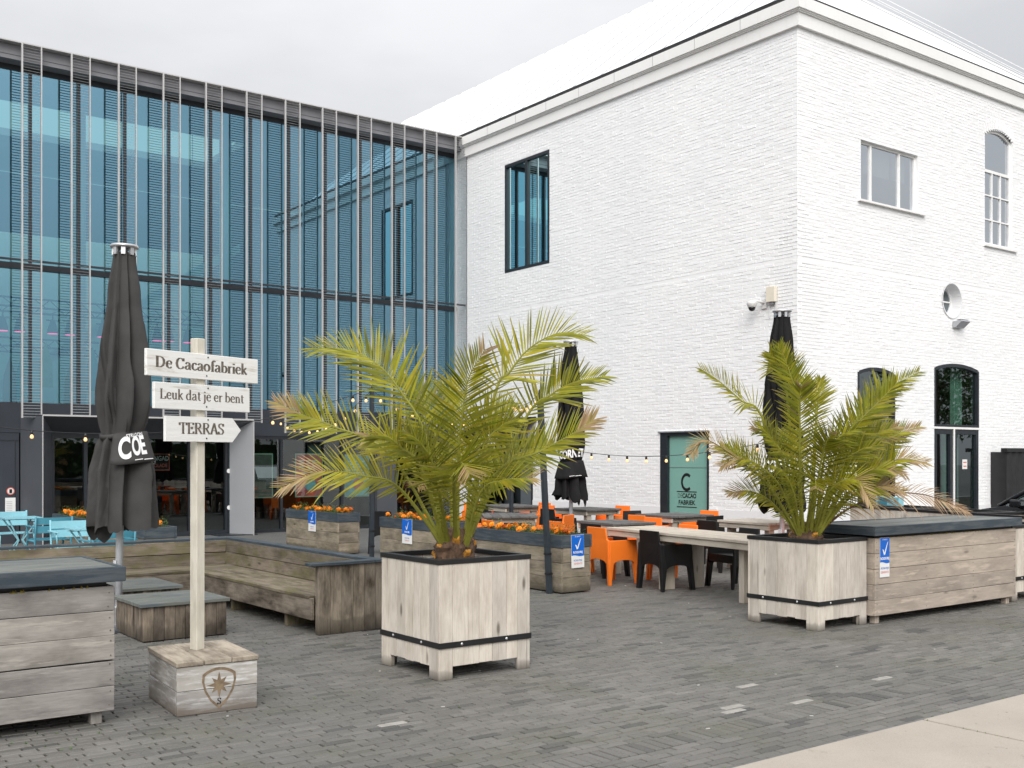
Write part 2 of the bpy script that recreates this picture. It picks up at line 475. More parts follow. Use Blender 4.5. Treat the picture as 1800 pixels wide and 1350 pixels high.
M['glass_blue'] = m_glass('blue_solar_glass', 0.42, (0.34, 0.66, 0.86), (0.30, 0.54, 0.51), wav=0.02)
M['glass_shop'] = m_glass('shop_glass', 0.10, (0.9, 0.97, 0.97), (0.62, 0.72, 0.68), wav=0.03)
M['glass_win'] = m_glass('window_glass', 0.18, (0.85, 0.96, 1.0), (0.60, 0.74, 0.70), wav=0.03)
M['glass_pale'] = m_glass('pale_reflective_window_glass', 0.62, (0.84, 0.89, 0.94), (0.55, 0.62, 0.62), wav=0.03)
M['glass_green'] = m_glass('green_tinted_window_glass', 0.10, (0.55, 0.80, 0.85), (0.40, 0.78, 0.64), wav=0.02)
M['glass_car'] = m_glass('car_glass', 0.12, (0.9, 1, 1), (0.45, 0.55, 0.52))


def m_emit(name, c, s):
    t = NT(name)
    t.col((*c, 1))
    t.bsdf.inputs['Emission Color'].default_value = (*c, 1)
    t.bsdf.inputs['Emission Strength'].default_value = s
    return t.m


M['bulb'] = m_emit('warm_bulb_glass', (1.0, 0.60, 0.28), 0.6)
M['stage_pink'] = m_emit('pink_stage_light', (1.0, 0.06, 0.22), 3.0)


def m_leaf(name, transl=0.28, rough=0.42):
    t = NT(name)
    at = t.n.new('ShaderNodeAttribute'); at.attribute_name = 'Col'
    n = t.noise(t.coords(), 9, 3)
    c = t.mix(1.0, at.outputs['Color'], t.ramp(n, [(0.3, G1(0.82)), (0.7, G1(1.12))]), 'MULTIPLY')
    t.col(c)
    t.set(Roughness=rough)
    t.bsdf.inputs['Specular IOR Level'].default_value = 0.35
    tr = t.n.new('ShaderNodeBsdfTranslucent')
    t.link(c, tr.inputs['Color'])
    mx = t.n.new('ShaderNodeMixShader'); mx.inputs[0].default_value = transl
    t.link(t.bsdf.outputs[0], mx.inputs[1]); t.link(tr.outputs[0], mx.inputs[2])
    t.link(mx.outputs[0], t.out.inputs['Surface'])
    return t.m


M['frond'] = m_leaf('palm_frond')
M['leaf'] = m_leaf('green_foliage')


# ------------------------------------------------------------------ mesh helpers
class MB:
    def __init__(self):
        self.v, self.f, self.c = [], [], []

    def add(self, vs, fs, col=None):
        o = len(self.v)
        self.v += [tuple(p) for p in vs]
        self.f += [tuple(i + o for i in q) for q in fs]
        if col is not None:
            self.c += [col] * len(vs) if not isinstance(col, list) else col
        return self

    def box(self, x0, x1, y0, y1, z0, z1):
        vs = [(x0, y0, z0), (x1, y0, z0), (x1, y1, z0), (x0, y1, z0), (x0, y0, z1), (x1, y0, z1), (x1, y1, z1), (x0, y1, z1)]
        return self.add(vs, [(0, 3, 2, 1), (4, 5, 6, 7), (0, 1, 5, 4), (1, 2, 6, 5), (2, 3, 7, 6), (3, 0, 4, 7)])

    def hexa(self, lo, hi):
        """lo, hi: four corners each, same winding (CCW seen from above)"""
        return self.add(list(lo) + list(hi), [(3, 2, 1, 0), (4, 5, 6, 7), (0, 1, 5, 4), (1, 2, 6, 5), (2, 3, 7, 6), (3, 0, 4, 7)])

    def prism(self, pts, d):
        """closed polygon extruded by vector d"""
        n = len(pts)
        vs = [Vector(p) for p in pts] + [Vector(p) + Vector(d) for p in pts]
        fs = [tuple(range(n))[::-1], tuple(range(n, 2 * n))]
        fs += [(i, (i + 1) % n, (i + 1) % n + n, i + n) for i in range(n)]
        return self.add(vs, fs)

    def tube(self, pts, rad, seg=8, cap=True, col=None):
        pts = [Vector(p) for p in pts]
        rad = rad if isinstance(rad, (list, tuple)) else [rad] * len(pts)
        vs, fs = [], []
        up = None
        for i, p in enumerate(pts):
            t = (pts[min(i + 1, len(pts) - 1)] - pts[max(i - 1, 0)]).normalized()
            if up is None:
                up = Vector((0, 0, 1)) if abs(t.z) < 0.9 else Vector((1, 0, 0))
            s = t.cross(up).normalized()
            up = s.cross(t).normalized()
            for k in range(seg):
                a = 2 * math.pi * k / seg
                vs.append(p + (s * math.cos(a) + up * math.sin(a)) * rad[i])
        for i in range(len(pts) - 1):
            for k in range(seg):
                a, b = i * seg + k, i * seg + (k + 1) % seg
                fs.append((a, b, b + seg, a + seg))
        if cap:
            fs.append(tuple(range(seg))[::-1])
            fs.append(tuple(range((len(pts) - 1) * seg, len(pts) * seg)))
        return self.add(vs, fs, col)

    def lathe(self, prof, seg=20, c=(0, 0, 0), axis='z'):
        vs, fs = [], []
        for r, z in prof:
            for k in range(seg):
                a = 2 * math.pi * k / seg
                p = (r * math.cos(a), r * math.sin(a), z)
                if axis == 'y':
                    p = (p[0], p[2], p[1])
                elif axis == 'x':
                    p = (p[2], p[0], p[1])
                vs.append((p[0] + c[0], p[1] + c[1], p[2] + c[2]))
        for i in range(len(prof) - 1):
            for k in range(seg):
                a, b = i * seg + k, i * seg + (k + 1) % seg
                fs.append((a, b, b + seg, a + seg))
        fs.append(tuple(range(seg))[::-1])
        fs.append(tuple(range((len(prof) - 1) * seg, len(prof) * seg)))
        return self.add(vs, fs)

    def mesh(self, name, smooth=False):
        me = bpy.data.meshes.new(name)
        me.from_pydata(self.v, [], self.f)
        if self.c and len(self.c) == len(self.v):
            a = me.color_attributes.new('Col', 'FLOAT_COLOR', 'POINT')
            a.data.foreach_set('color', np.array([(*c[:3], 1.0) for c in self.c], dtype=np.float32).ravel())
        if smooth:
            me.polygons.foreach_set('use_smooth', [True] * len(me.polygons))
        me.update()
        return me

    def build(self, name, mat, parent=None, loc=None, rotz=0.0, smooth=False, kind=None, bevel=0.0, matrix=None):
        o = mkobj(name, self.mesh(name, smooth), mat, parent, kind)
        if matrix is not None:
            o.matrix_local = matrix
        else:
            if loc is not None:
                o.location = loc
            o.rotation_euler = (0, 0, rotz)
        if bevel:
            add_bevel(o, bevel)
        return o


def add_bevel(o, w, seg=2):
    b = o.modifiers.new('bevel', 'BEVEL')
    b.width = w
    b.segments = seg
    b.limit_method = 'ANGLE'
    b.angle_limit = R(35)
    return o


def mkobj(name, me, mat, parent=None, kind=None):
    o = bpy.data.objects.new(name, me)
    if mat is not None and not me.materials:
        me.materials.append(M[mat] if isinstance(mat, str) else mat)
    COL.objects.link(o)
    if parent is not None:
        o.parent = parent
    if kind:
        o['kind'] = kind
    return o


def tag(o, label, cat=None, group=None, kind=None):
    if label: o['label'] = label
    if cat: o['category'] = cat
    if group: o['group'] = group
    if kind: o['kind'] = kind
    return o


def thing(name, label, cat, loc=(0, 0, 0), rotz=0.0, group=None):
    o = bpy.data.objects.new(name, None)
    o.empty_display_size = 0.1
    COL.objects.link(o)
    o.location = loc
    o.rotation_euler = (0, 0, rotz)
    return tag(o, label, cat, group)


_pl = {}


def plank_mesh(L, W, T, ch=0.004):
    key = (round(L, 4), round(W, 4), round(T, 4), ch)
    if key in _pl:
        return _pl[key]
    hx, hy, hz = L / 2, W / 2, T / 2
    c = min(ch, hx * .4, hy * .4, hz * .4)
    vs, idx = [], {}
    for sx in (-1, 1):
        for sy in (-1, 1):
            for sz in (-1, 1):
                for a in range(3):
                    p = [sx * hx, sy * hy, sz * hz]
                    for b in range(3):
                        if b != a:
                            p[b] -= (sx, sy, sz)[b] * c
                    idx[(sx, sy, sz, a)] = len(vs)
                    vs.append(tuple(p))
    fs = []
    S = (-1, 1)
    for s in S:
        fs.append([idx[(s, a, b, 0)] for a, b in ((-1, -1), (1, -1), (1, 1), (-1, 1))])
        fs.append([idx[(a, s, b, 1)] for a, b in ((-1, -1), (1, -1), (1, 1), (-1, 1))])
        fs.append([idx[(a, b, s, 2)] for a, b in ((-1, -1), (1, -1), (1, 1), (-1, 1))])
    for s1 in S:
        for s2 in S:
            fs.append([idx[(s1, s2, -1, 0)], idx[(s1, s2, 1, 0)], idx[(s1, s2, 1, 1)], idx[(s1, s2, -1, 1)]])
            fs.append([idx[(s1, -1, s2, 0)], idx[(s1, 1, s2, 0)], idx[(s1, 1, s2, 2)], idx[(s1, -1, s2, 2)]])
            fs.append([idx[(-1, s1, s2, 1)], idx[(1, s1, s2, 1)], idx[(1, s1, s2, 2)], idx[(-1, s1, s2, 2)]])
            for s3 in S:
                fs.append([idx[(s1, s2, s3, a)] for a in range(3)])
    out = []
    for f in fs:                                  # orient outwards
        p = [Vector(vs[i]) for i in f]
        n = (p[1] - p[0]).cross(p[2] - p[0])
        cen = sum(p, Vector()) / len(p)
        out.append(tuple(f) if n.dot(cen) > 0 else tuple(f[::-1]))
    me = bpy.data.meshes.new('plank')
    me.from_pydata(vs, [], out)
    me.update()
    _pl[key] = me
    return me


_plm = {}


def plank(parent, name, c, L, W, T, lx, ly, mat, ch=0.004):
    """board: length L along lx, width W along ly, thickness T; centre c in the parent's space"""
    key = (round(L, 4), round(W, 4), round(T, 4), ch, mat)
    me = _plm.get(key)
    if me is None:
        me = plank_mesh(L, W, T, ch).copy()
        me.materials.append(M[mat])
        _plm[key] = me
    o = bpy.data.objects.new(name, me)
    COL.objects.link(o)
    if parent is not None:
        o.parent = parent
    lx, ly = Vector(lx).normalized(), Vector(ly).normalized()
    lz = lx.cross(ly)
    m = Matrix((lx, ly, lz)).transposed().to_4x4()
    m.translation = Vector(c)
    o.matrix_local = m @ Matrix.Rotation(random.gauss(0, .0012), 4, 'Z') @ Matrix.Translation((random.gauss(0, .0012), 0, random.gauss(0, .0008)))
    return o


EX, EY, EZ = Vector((1, 0, 0)), Vector((0, 1, 0)), Vector((0, 0, 1))


def frame_m(o, x, y):
    """matrix: origin o, local x -> x, local y -> y"""
    x, y = Vector(x).normalized(), Vector(y).normalized()
    m = Matrix((x, y, x.cross(y))).transposed().to_4x4()
    m.translation = Vector(o)
    return m


# ------------------------------------------------------------------ lettering
def text_mesh(s, size=1.0, bold=0.0, extrude=0.0, xs=1.0, align='CENTER', space=1.0):
    cu = bpy.data.curves.new('lettering', 'FONT')
    cu.body = s
    cu.size = size
    cu.offset = bold
    cu.extrude = extrude
    cu.align_x = align
    cu.align_y = 'CENTER'
    cu.space_character = space
    ob = bpy.data.objects.new('lettering', cu)
    COL.objects.link(ob)
    dg = bpy.context.evaluated_depsgraph_get()
    dg.update()
    me = bpy.data.meshes.new_from_object(ob.evaluated_get(dg))
    bpy.data.objects.remove(ob)
    if xs != 1.0:
        for v in me.vertices:
            v.co.x *= xs
    return me


def text(parent, s, size, mat, matrix, bold=0.0, xs=1.0, space=1.0, name='lettering'):
    me = text_mesh(s, size, bold, 0.0, xs, space=space)
    me.materials.clear()
    o = mkobj(name, me, mat, parent)
    o.matrix_local = matrix
    return o


def V_(x, y0, y1): return [(x, y0), (x, y1)]
def SB(x, y): return [(x - .13, y), (x + .13, y)]


GL = {
    'T': (.76, [V_(.37, 0, 1), [(.02, .96), (.72, .96)], SB(.37, .025), [(.05, .98), (.05, .76)], [(.69, .98), (.69, .76)]]),
    'E': (.68, [V_(.15, 0, 1), [(.02, .97), (.58, .97)], [(.15, .52), (.44, .52)], [(.02, .03), (.6, .03)], [(.56, .98), (.56, .8)], [(.58, .02), (.58, .22)], [(.43, .62), (.43, .42)]]),
    'R': (.76, [V_(.15, 0, 1), [(.02, .97), (.38, .97), (.52, .9), (.57, .76), (.52, .6), (.38, .52), (.15, .5)], [(.36, .5), (.66, .02)], SB(.15, .025), [(.6, .025), (.76, .025)]]),
    'A': (.76, [[(.08, .02), (.38, 1)], [(.38, 1), (.64, .02)], [(.2, .34), (.54, .34)], SB(.08, .025), SB(.64, .025)]),
    'S': (.62, [[(.5, .76), (.47, .9), (.36, .97), (.22, .96), (.1, .86), (.1, .7), (.22, .58), (.38, .48), (.5, .36), (.52, .2), (.42, .06), (.27, .03), (.13, .08), (.07, .24)], [(.51, .98), (.51, .74)], [(.06, .0), (.06, .26)]]),
    'D': (.82, [V_(.15, 0, 1), [(.02, .97), (.38, .96), (.58, .85), (.67, .66), (.68, .45), (.62, .22), (.45, .06), (.3, .03), (.02, .03)]]),
    'C': (.74, [[(.62, .74), (.56, .9), (.42, .98), (.27, .94), (.14, .78), (.09, .5), (.14, .22), (.27, .05), (.42, .02), (.56, .1), (.65, .25)], [(.62, .98), (.62, .72)]]),
    'L': (.62, [V_(.15, 0, 1), SB(.15, .97), [(.02, .03), (.55, .03)], [(.54, .02), (.54, .26)]]),
    'e': (.53, [[(.1, .37), (.46, .37), (.44, .52), (.36, .63), (.24, .65), (.13, .55), (.08, .36), (.12, .14), (.24, .02), (.36, .02), (.47, .12)]]),
    'a': (.56, [[(.1, .5), (.16, .62), (.28, .65), (.38, .58), (.4, .44), (.4, .1), (.45, .02), (.53, .04)], [(.4, .38), (.22, .34), (.1, .25), (.08, .12), (.14, .03), (.25, .03), (.4, .15)]]),
    'c': (.48, [[(.42, .5), (.36, .62), (.25, .65), (.14, .56), (.08, .36), (.12, .14), (.24, .02), (.35, .03), (.45, .13)]]),
    'o': (.58, [[(.28, .65), (.42, .58), (.49, .42), (.49, .25), (.42, .08), (.28, .01), (.14, .08), (.07, .25), (.07, .42), (.14, .58), (.28, .65)]]),
    'f': (.38, [[(.42, .92), (.36, 1.02), (.25, 1.0), (.19, .88), (.19, 0)], [(.05, .63), (.36, .63)], SB(.19, .02)]),
    'b': (.58, [[(.12, .02), (.12, 1.05)], [(.02, 1.03), (.14, 1.03)], [(.12, .5), (.26, .64), (.4, .6), (.49, .42), (.49, .24), (.42, .08), (.28, .01), (.12, .08)]]),
    'd': (.6, [[(.44, .02), (.44, 1.05)], [(.33, 1.03), (.45, 1.03)], [(.44, .02), (.55, .02)], [(.44, .5), (.3, .64), (.16, .58), (.08, .42), (.08, .22), (.15, .06), (.28, .01), (.44, .12)]]),
    'r': (.43, [V_(.14, 0, .65), SB(.14, .02), [(.02, .63), (.15, .63)], [(.14, .42), (.22, .58), (.33, .64), (.4, .58)]]),
    'i': (.28, [V_(.14, 0, .65), SB(.14, .02), [(.02, .63), (.15, .63)], [(.14, .83), (.14, .95)]]),
    'j': (.28, [[(.14, .65), (.14, -.12), (.08, -.24), (-.04, -.25)], [(.02, .63), (.15, .63)], [(.14, .83), (.14, .95)]]),
    'k': (.56, [V_(.13, 0, 1.05), SB(.13, .02), [(.02, 1.03), (.14, 1.03)], [(.44, .62), (.15, .3)], [(.24, .38), (.48, .02)], [(.42, .02), (.56, .02)], [(.34, .63), (.52, .63)]]),
    'u': (.6, [[(.13, .65), (.13, .2), (.18, .05), (.28, .01), (.43, .14)], V_(.44, 0, .65), [(.02, .63), (.14, .63)], [(.33, .63), (.45, .63)], [(.44, .02), (.55, .02)]]),
    't': (.38, [[(.17, .84), (.17, .14), (.23, .02), (.35, .05)], [(.04, .63), (.34, .63)]]),
    'n': (.61, [V_(.14, 0, .65), SB(.14, .02), [(.02, .63), (.15, .63)], [(.14, .46), (.27, .62), (.4, .6), (.46, .44), (.46, .02)], SB(.46, .02)]),
    ' ': (.27, []),
}


def serif_mesh(s, size, thick=0.135, thin=0.05):
    """stroke-built roman lettering, centred on the origin"""
    w = sum(GL[ch][0] for ch in s)
    x = -w / 2
    mb = MB()
    k = 0
    for ch in s:
        adv, strokes = GL[ch]
        for st in strokes:
            P = [Vector((p[0] + x, p[1] - .45)) for p in st]
            n = len(P)
            L, Rr = [], []
            for i in range(n):
                d = (P[min(i + 1, n - 1)] - P[max(i - 1, 0)])
                d = d.normalized() if d.length else Vector((1, 0))
                wd = thin + (thick - thin) * abs(d.y) ** 1.3
                nrm = Vector((-d.y, d.x)) * wd / 2
                L.append(P[i] + nrm); Rr.append(P[i] - nrm)
            k += 1
            z = 0.0001 * (k % 7)
            vs = [((p.x) * size, (p.y) * size, z) for p in L] + [((p.x) * size, (p.y) * size, z) for p in Rr]
            mb.add(vs, [(i, i + n, i + n + 1, i + 1) for i in range(n - 1)])
        x += adv
    return mb


def serif(parent, s, size, mat, matrix, thick=0.135):
    return serif_mesh(s, size, thick).build('lettering', mat, parent, matrix=matrix)


# ------------------------------------------------------------------ ground: paving and slabs
ground = MB()
PX0, PX1, PY0, PY1 = -1.0, 17.6, 4.06, 15.2       # the field where every paver is built
SAND = MB().add([(PX0, PY0, -0.012), (PX1, PY0, -0.012), (PX1, PY1, -0.012), (PX0, PY1, -0.012)], [(0, 1, 2, 3)])
pavement = SAND.build('pavement', 'joint')
tag(pavement, 'grey brick paving with mossy joints', kind='structure')
far = MB()
B = 260
for (a, b, c, d) in ((-B, PX0, 3.98, B), (PX1, B, 3.98, B), (PX0, PX1, PY1, B), (PX0, PX1, 3.98, PY0), (-B, B, -B, -2.0)):
    far.add([(a, c, 0), (b, c, 0), (b, d, 0), (a, d, 0)], [(0, 1, 2, 3)])
tag(far.build('ground', 'far_paving'), 'grey brick paving running on beyond the terrace', kind='structure')

PL, PW, PJ = 0.206, 0.069, 0.0105
rng = np.random.default_rng(5)


def paver_rows():
    out = []                                      # cx, cy, length(x), width(y)
    y = 4.06
    k = 0
    while y < PY1:
        soldier = 4.54 < y < 4.60
        if soldier:
            n = int((PX1 - PX0) / PW)
            for i in range(n):
                out.append((PX0 + (i + .5) * PW, y + PL / 2, PW - PJ, PL - PJ))
            y += PL
            continue
        off = (k % 2) * PL / 2 + rng.uniform(-.03, .03)
        n = int((PX1 - PX0) / PL)
        for i in range(n):
            out.append((PX0 + off + (i + .5) * PL, y + PW / 2, PL - PJ, PW - PJ))
        y += PW
        k += 1
    return out


F2 = (math.cos(YAW), math.sin(YAW))
R2 = (math.sin(YAW), -math.cos(YAW))
rows = paver_rows()
near, rest = [], []
for r in rows:
    dep = r[0] * F2[0] + r[1] * F2[1]
    lat = r[0] * R2[0] + r[1] * R2[1]
    inside = dep > 1 and abs(lat) < dep * 0.485
    hidden = (r[0] < 2.1 and 7.2 < r[1] < 7.9)
    if inside and not hidden and (H_y := 1.7 / dep * 1900) < 540:
        near.append((dep, r))
    else:
        rest.append(r)
near.sort()
rest += [r for _, r in near[300:]]
near = [r for _, r in near[:300]]


def paver_mesh(L, W):
    a, b, t = L / 2, W / 2, 0.004
    vs = [(-a, -b, -.02), (a, -b, -.02), (a, b, -.02), (-a, b, -.02), (-a, -b, -t), (a, -b, -t), (a, b, -t), (-a, b, -t),
          (-a + t, -b + t, 0), (a - t, -b + t, 0), (a - t, b - t, 0), (-a + t, b - t, 0)]
    fs = [(8, 9, 10, 11)]
    for o in (0, 4):
        fs += [(o, o + 1, o + 5, o + 4), (o + 1, o + 2, o + 6, o + 5), (o + 2, o + 3, o + 7, o + 6), (o + 3, o, o + 4, o + 7)]
    return vs, fs


pm_cache = {}
for r in near:
    key = (round(r[2], 3), round(r[3], 3))
    if key not in pm_cache:
        me = bpy.data.meshes.new('paver')
        me.from_pydata(*[list(x) if i == 0 else x for i, x in enumerate((paver_mesh(*key)[0], [], paver_mesh(*key)[1]))])
        me.materials.append(M['paver_single'])
        pm_cache[key] = me
    o = bpy.data.objects.new('paver', pm_cache[key])
    COL.objects.link(o)
    o.parent = pavement
    o.location = (r[0], r[1], rng.normal(0, .0010))
    o.rotation_euler = (rng.normal(0, .006), rng.normal(0, .006), rng.normal(0, .006))

pv, pf = paver_mesh(1, 1)
vs_all, fs_all, tone = [], [], []
n = len(rest)
for i, r in enumerate(rest):
    v, f = paver_mesh(r[2], r[3])
    dz, tx, ty = rng.normal(0, .0010), rng.normal(0, .006), rng.normal(0, .006)
    o = len(vs_all)
    vs_all += [(p[0] + r[0], p[1] + r[1], p[2] + dz + p[0] * ty + p[1] * tx) for p in v]
    fs_all += [tuple(q + o for q in g) for g in f]
    u = rng.random()
    if rng.random() < 0.0012: u = 1.0
    tone += [u] * 12
me = bpy.data.meshes.new('paver_field')
me.from_pydata(vs_all, [], fs_all)
at = me.attributes.new('tone', 'FLOAT', 'POINT')
at.data.foreach_set('value', np.array(tone, dtype=np.float32))
mkobj('paver_field', me, 'paver', pavement, 'stuff')

# a few replaced pale pavers lying in the field
pp = []
for (x, y) in ((3.53, 6.00), (6.25, 5.42), (5.64, 5.02), (5.55, 4.93), (6.15, 4.84), (7.3, 4.98)):
    row = 4.06 + round((y - 4.06) / PW) * PW
    v, f = paver_mesh(PL - PJ, PW - PJ)
    o = MB().add([(p[0], p[1], p[2] + .0032) for p in v], f).build('paver', 'paver_pale' if 'paver_pale' in M else 'concrete', pavement, (x, y, 0))
    o['label'] = 'pale replacement paver'

slab_edge = 4.03
xs = [-9.6, -7.6, -5.6, -3.6, -1.6, 0.4, 2.4, 4.36, 6.34, 8.36, 10.38, 12.4, 14.4, 16.4]
slab_root = MB().add([(-B, -2.0, -.03), (B, -2.0, -.03), (B, slab_edge, -.03), (-B, slab_edge, -.03)], [(0, 1, 2, 3)]).build('footpath', 'joint')
tag(slab_root, 'sand coloured concrete footpath', kind='structure')
for i in range(len(xs) - 1):
    for j, (ya, yb) in enumerate(((2.03, slab_edge), (0.02, 2.02), (-1.99, .01))):
        o = MB().box(xs[i] + .009, xs[i + 1] - .009, ya + .008, yb - .008, -.02, 0.004 + .002 * ((i * 7 + j) % 3)).build('concrete_slab', 'concrete', slab_root)
        add_bevel(o, .004, 1)

# little scraps and weeds on the paving
lit = MB()
for _ in range(46):
    x, y = rng.uniform(2.2, 13), rng.uniform(4.2, 13)
    a = rng.uniform(0, 3.14); l = rng.uniform(.006, .015); w = rng.uniform(.003, .007)
    ca, sa = math.cos(a), math.sin(a)
    lit.add([(x + ca * p - sa * q, y + sa * p + ca * q, z) for z in (.001, .006) for p, q in ((-l, -w), (l, -w), (l, w), (-l, w))],
            [(3, 2, 1, 0), (4, 5, 6, 7), (0, 1, 5, 4), (1, 2, 6, 5), (2, 3, 7, 6), (3, 0, 4, 7)])
tag(lit.build('litter_scraps', 'litter_white'), 'tiny pale scraps of litter scattered over the paving', 'litter', kind='stuff')
wd = MB()
for _ in range(60):
    if rng.random() < .55:
        bx, by = rng.uniform(-.2, 2.0), rng.uniform(6.6, 7.3)
    else:
        bx, by = rng.uniform(2.3, 9), rng.uniform(5.2, 11)
    by = 4.06 + round((by - 4.06) / PW) * PW
    for _k in range(rng.integers(2, 5)):
        a = rng.uniform(0, 6.28); l = rng.uniform(.010, .026); hh = rng.uniform(.006, .02)
        c, s = math.cos(a), math.sin(a)
        g = (rng.uniform(.06, .12), rng.uniform(.16, .26), .03)
        wd.add([(bx - s * .004, by + c * .004, 0), (bx + s * .004, by - c * .004, 0), (bx + c * l, by + s * l, hh)], [(0, 1, 2)], g)
for _ in range(240):                              # moss and grass along the slab edge and joints
    if rng.random() < .75:
        bx, by = rng.uniform(3.5, 12.5), slab_edge + rng.normal(0, .008)
        if mnoise.noise((bx * 2.2, 0, 0)) < .05: continue
    else:
        bx, by = rng.choice([6.34, 8.36]) + rng.normal(0, .004), rng.uniform(2.5, 4.0)
    a = rng.uniform(0, 6.28); l = rng.uniform(.006, .022); hh = rng.uniform(.004, .016)
    c, s = math.cos(a), math.sin(a)
    g = (rng.uniform(.05, .14), rng.uniform(.11, .20), .02)
    wd.add([(bx - s * .005, by + c * .005, 0.002), (bx + s * .005, by - c * .005, 0.002), (bx + c * l, by + s * l, hh)], [(0, 1, 2)], g)
tag(wd.build('weeds', 'leaf'), 'tiny green weeds sprouting from the paving joints', 'weeds', kind='stuff')

# ------------------------------------------------------------------ white brick building
XW, YW, YL, YG = 15.62, 12.38, 22.80, 23.29
XE, YE = 27.74, 36.0
ZB = 9.42
white = thing('white_brick_building', 'white painted brick hall with hipped white roof and arched windows', 'building', (XW, YW, 0))


def arch_rects(x0, x1, z0, zs, zt, n=14):
    """opening with a segmental head as vertical slices"""
    w = (x1 - x0); rise = zt - zs
    rad = (w * w / 4 + rise * rise) / (2 * rise)
    out = []
    for i in range(n):
        a, b = x0 + w * i / n, x0 + w * (i + 1) / n
        m = (a + b) / 2 - (x0 + x1) / 2
        out.append((a, b, z0, zt - rad + math.sqrt(rad * rad - m * m)))
    return out


def arch_z(x, x0, x1, zs, zt):
    w = (x1 - x0); rise = zt - zs
    rad = (w * w / 4 + rise * rise) / (2 * rise)
    m = x - (x0 + x1) / 2
    return zt - rad + math.sqrt(max(0, rad * rad - m * m))


def circ_rects(cx, cz, r, n=18):
    out = []
    for i in range(n):
        a, b = cx - r + 2 * r * i / n, cx - r + 2 * r * (i + 1) / n
        m = (a + b) / 2 - cx
        hh = math.sqrt(r * r - m * m)
        out.append((a, b, cz - hh, cz + hh))
    return out


def wall(name, u0, u1, z1, opens, to_world, depth, parent, label):
    """wall sheet in (u, z) with openings; to_world(u, z, out) -> point relative to the parent"""
    us = sorted(set([u0, u1] + [o[0] for o in opens] + [o[1] for o in opens]))
    us = [u for u in us if u0 <= u <= u1]
    mb = MB()
    for a, b in zip(us[:-1], us[1:]):
        if b - a < 1e-6: continue
        mid = (a + b) / 2
        cuts = sorted([(o[2], o[3]) for o in opens if o[0] - 1e-6 <= mid <= o[1] + 1e-6])
        z = 0.0
        segs = []
        for c0, c1 in cuts:
            if c0 > z: segs.append((z, c0))
            z = max(z, c1)
        if z < z1: segs.append((z, z1))
        for s0, s1 in segs:
            mb.add([to_world(a, s0, 0), to_world(b, s0, 0), to_world(b, s1, 0), to_world(a, s1, 0)], [(0, 1, 2, 3)])
        for c0, c1 in cuts:                        # head and sill of the reveal
            mb.add([to_world(a, c1, 0), to_world(b, c1, 0), to_world(b, c1, -depth), to_world(a, c1, -depth)], [(0, 1, 2, 3)])
            if c0 > 0:
                mb.add([to_world(a, c0, 0), to_world(b, c0, 0), to_world(b, c0, -depth), to_world(a, c0, -depth)], [(0, 1, 2, 3)])
    for o in opens:
        for u in (o[0], o[1]):
            lo = o[2]; hi = o[3]
            eps = 1e-4 if u == o[0] else -1e-4
            nb = [p for p in opens if p is not o and (p[0] - 1e-6 <= u - eps <= p[1] + 1e-6)]
            if nb:
                continue
            mb.add([to_world(u, lo, 0), to_world(u, hi, 0), to_world(u, hi, -depth), to_world(u, lo, -depth)], [(0, 1, 2, 3)])
    o = mb.build(name, 'brick', parent)
    o['label'] = label
    return o


BH, BL, BJ = 0.063, 0.212, 0.009


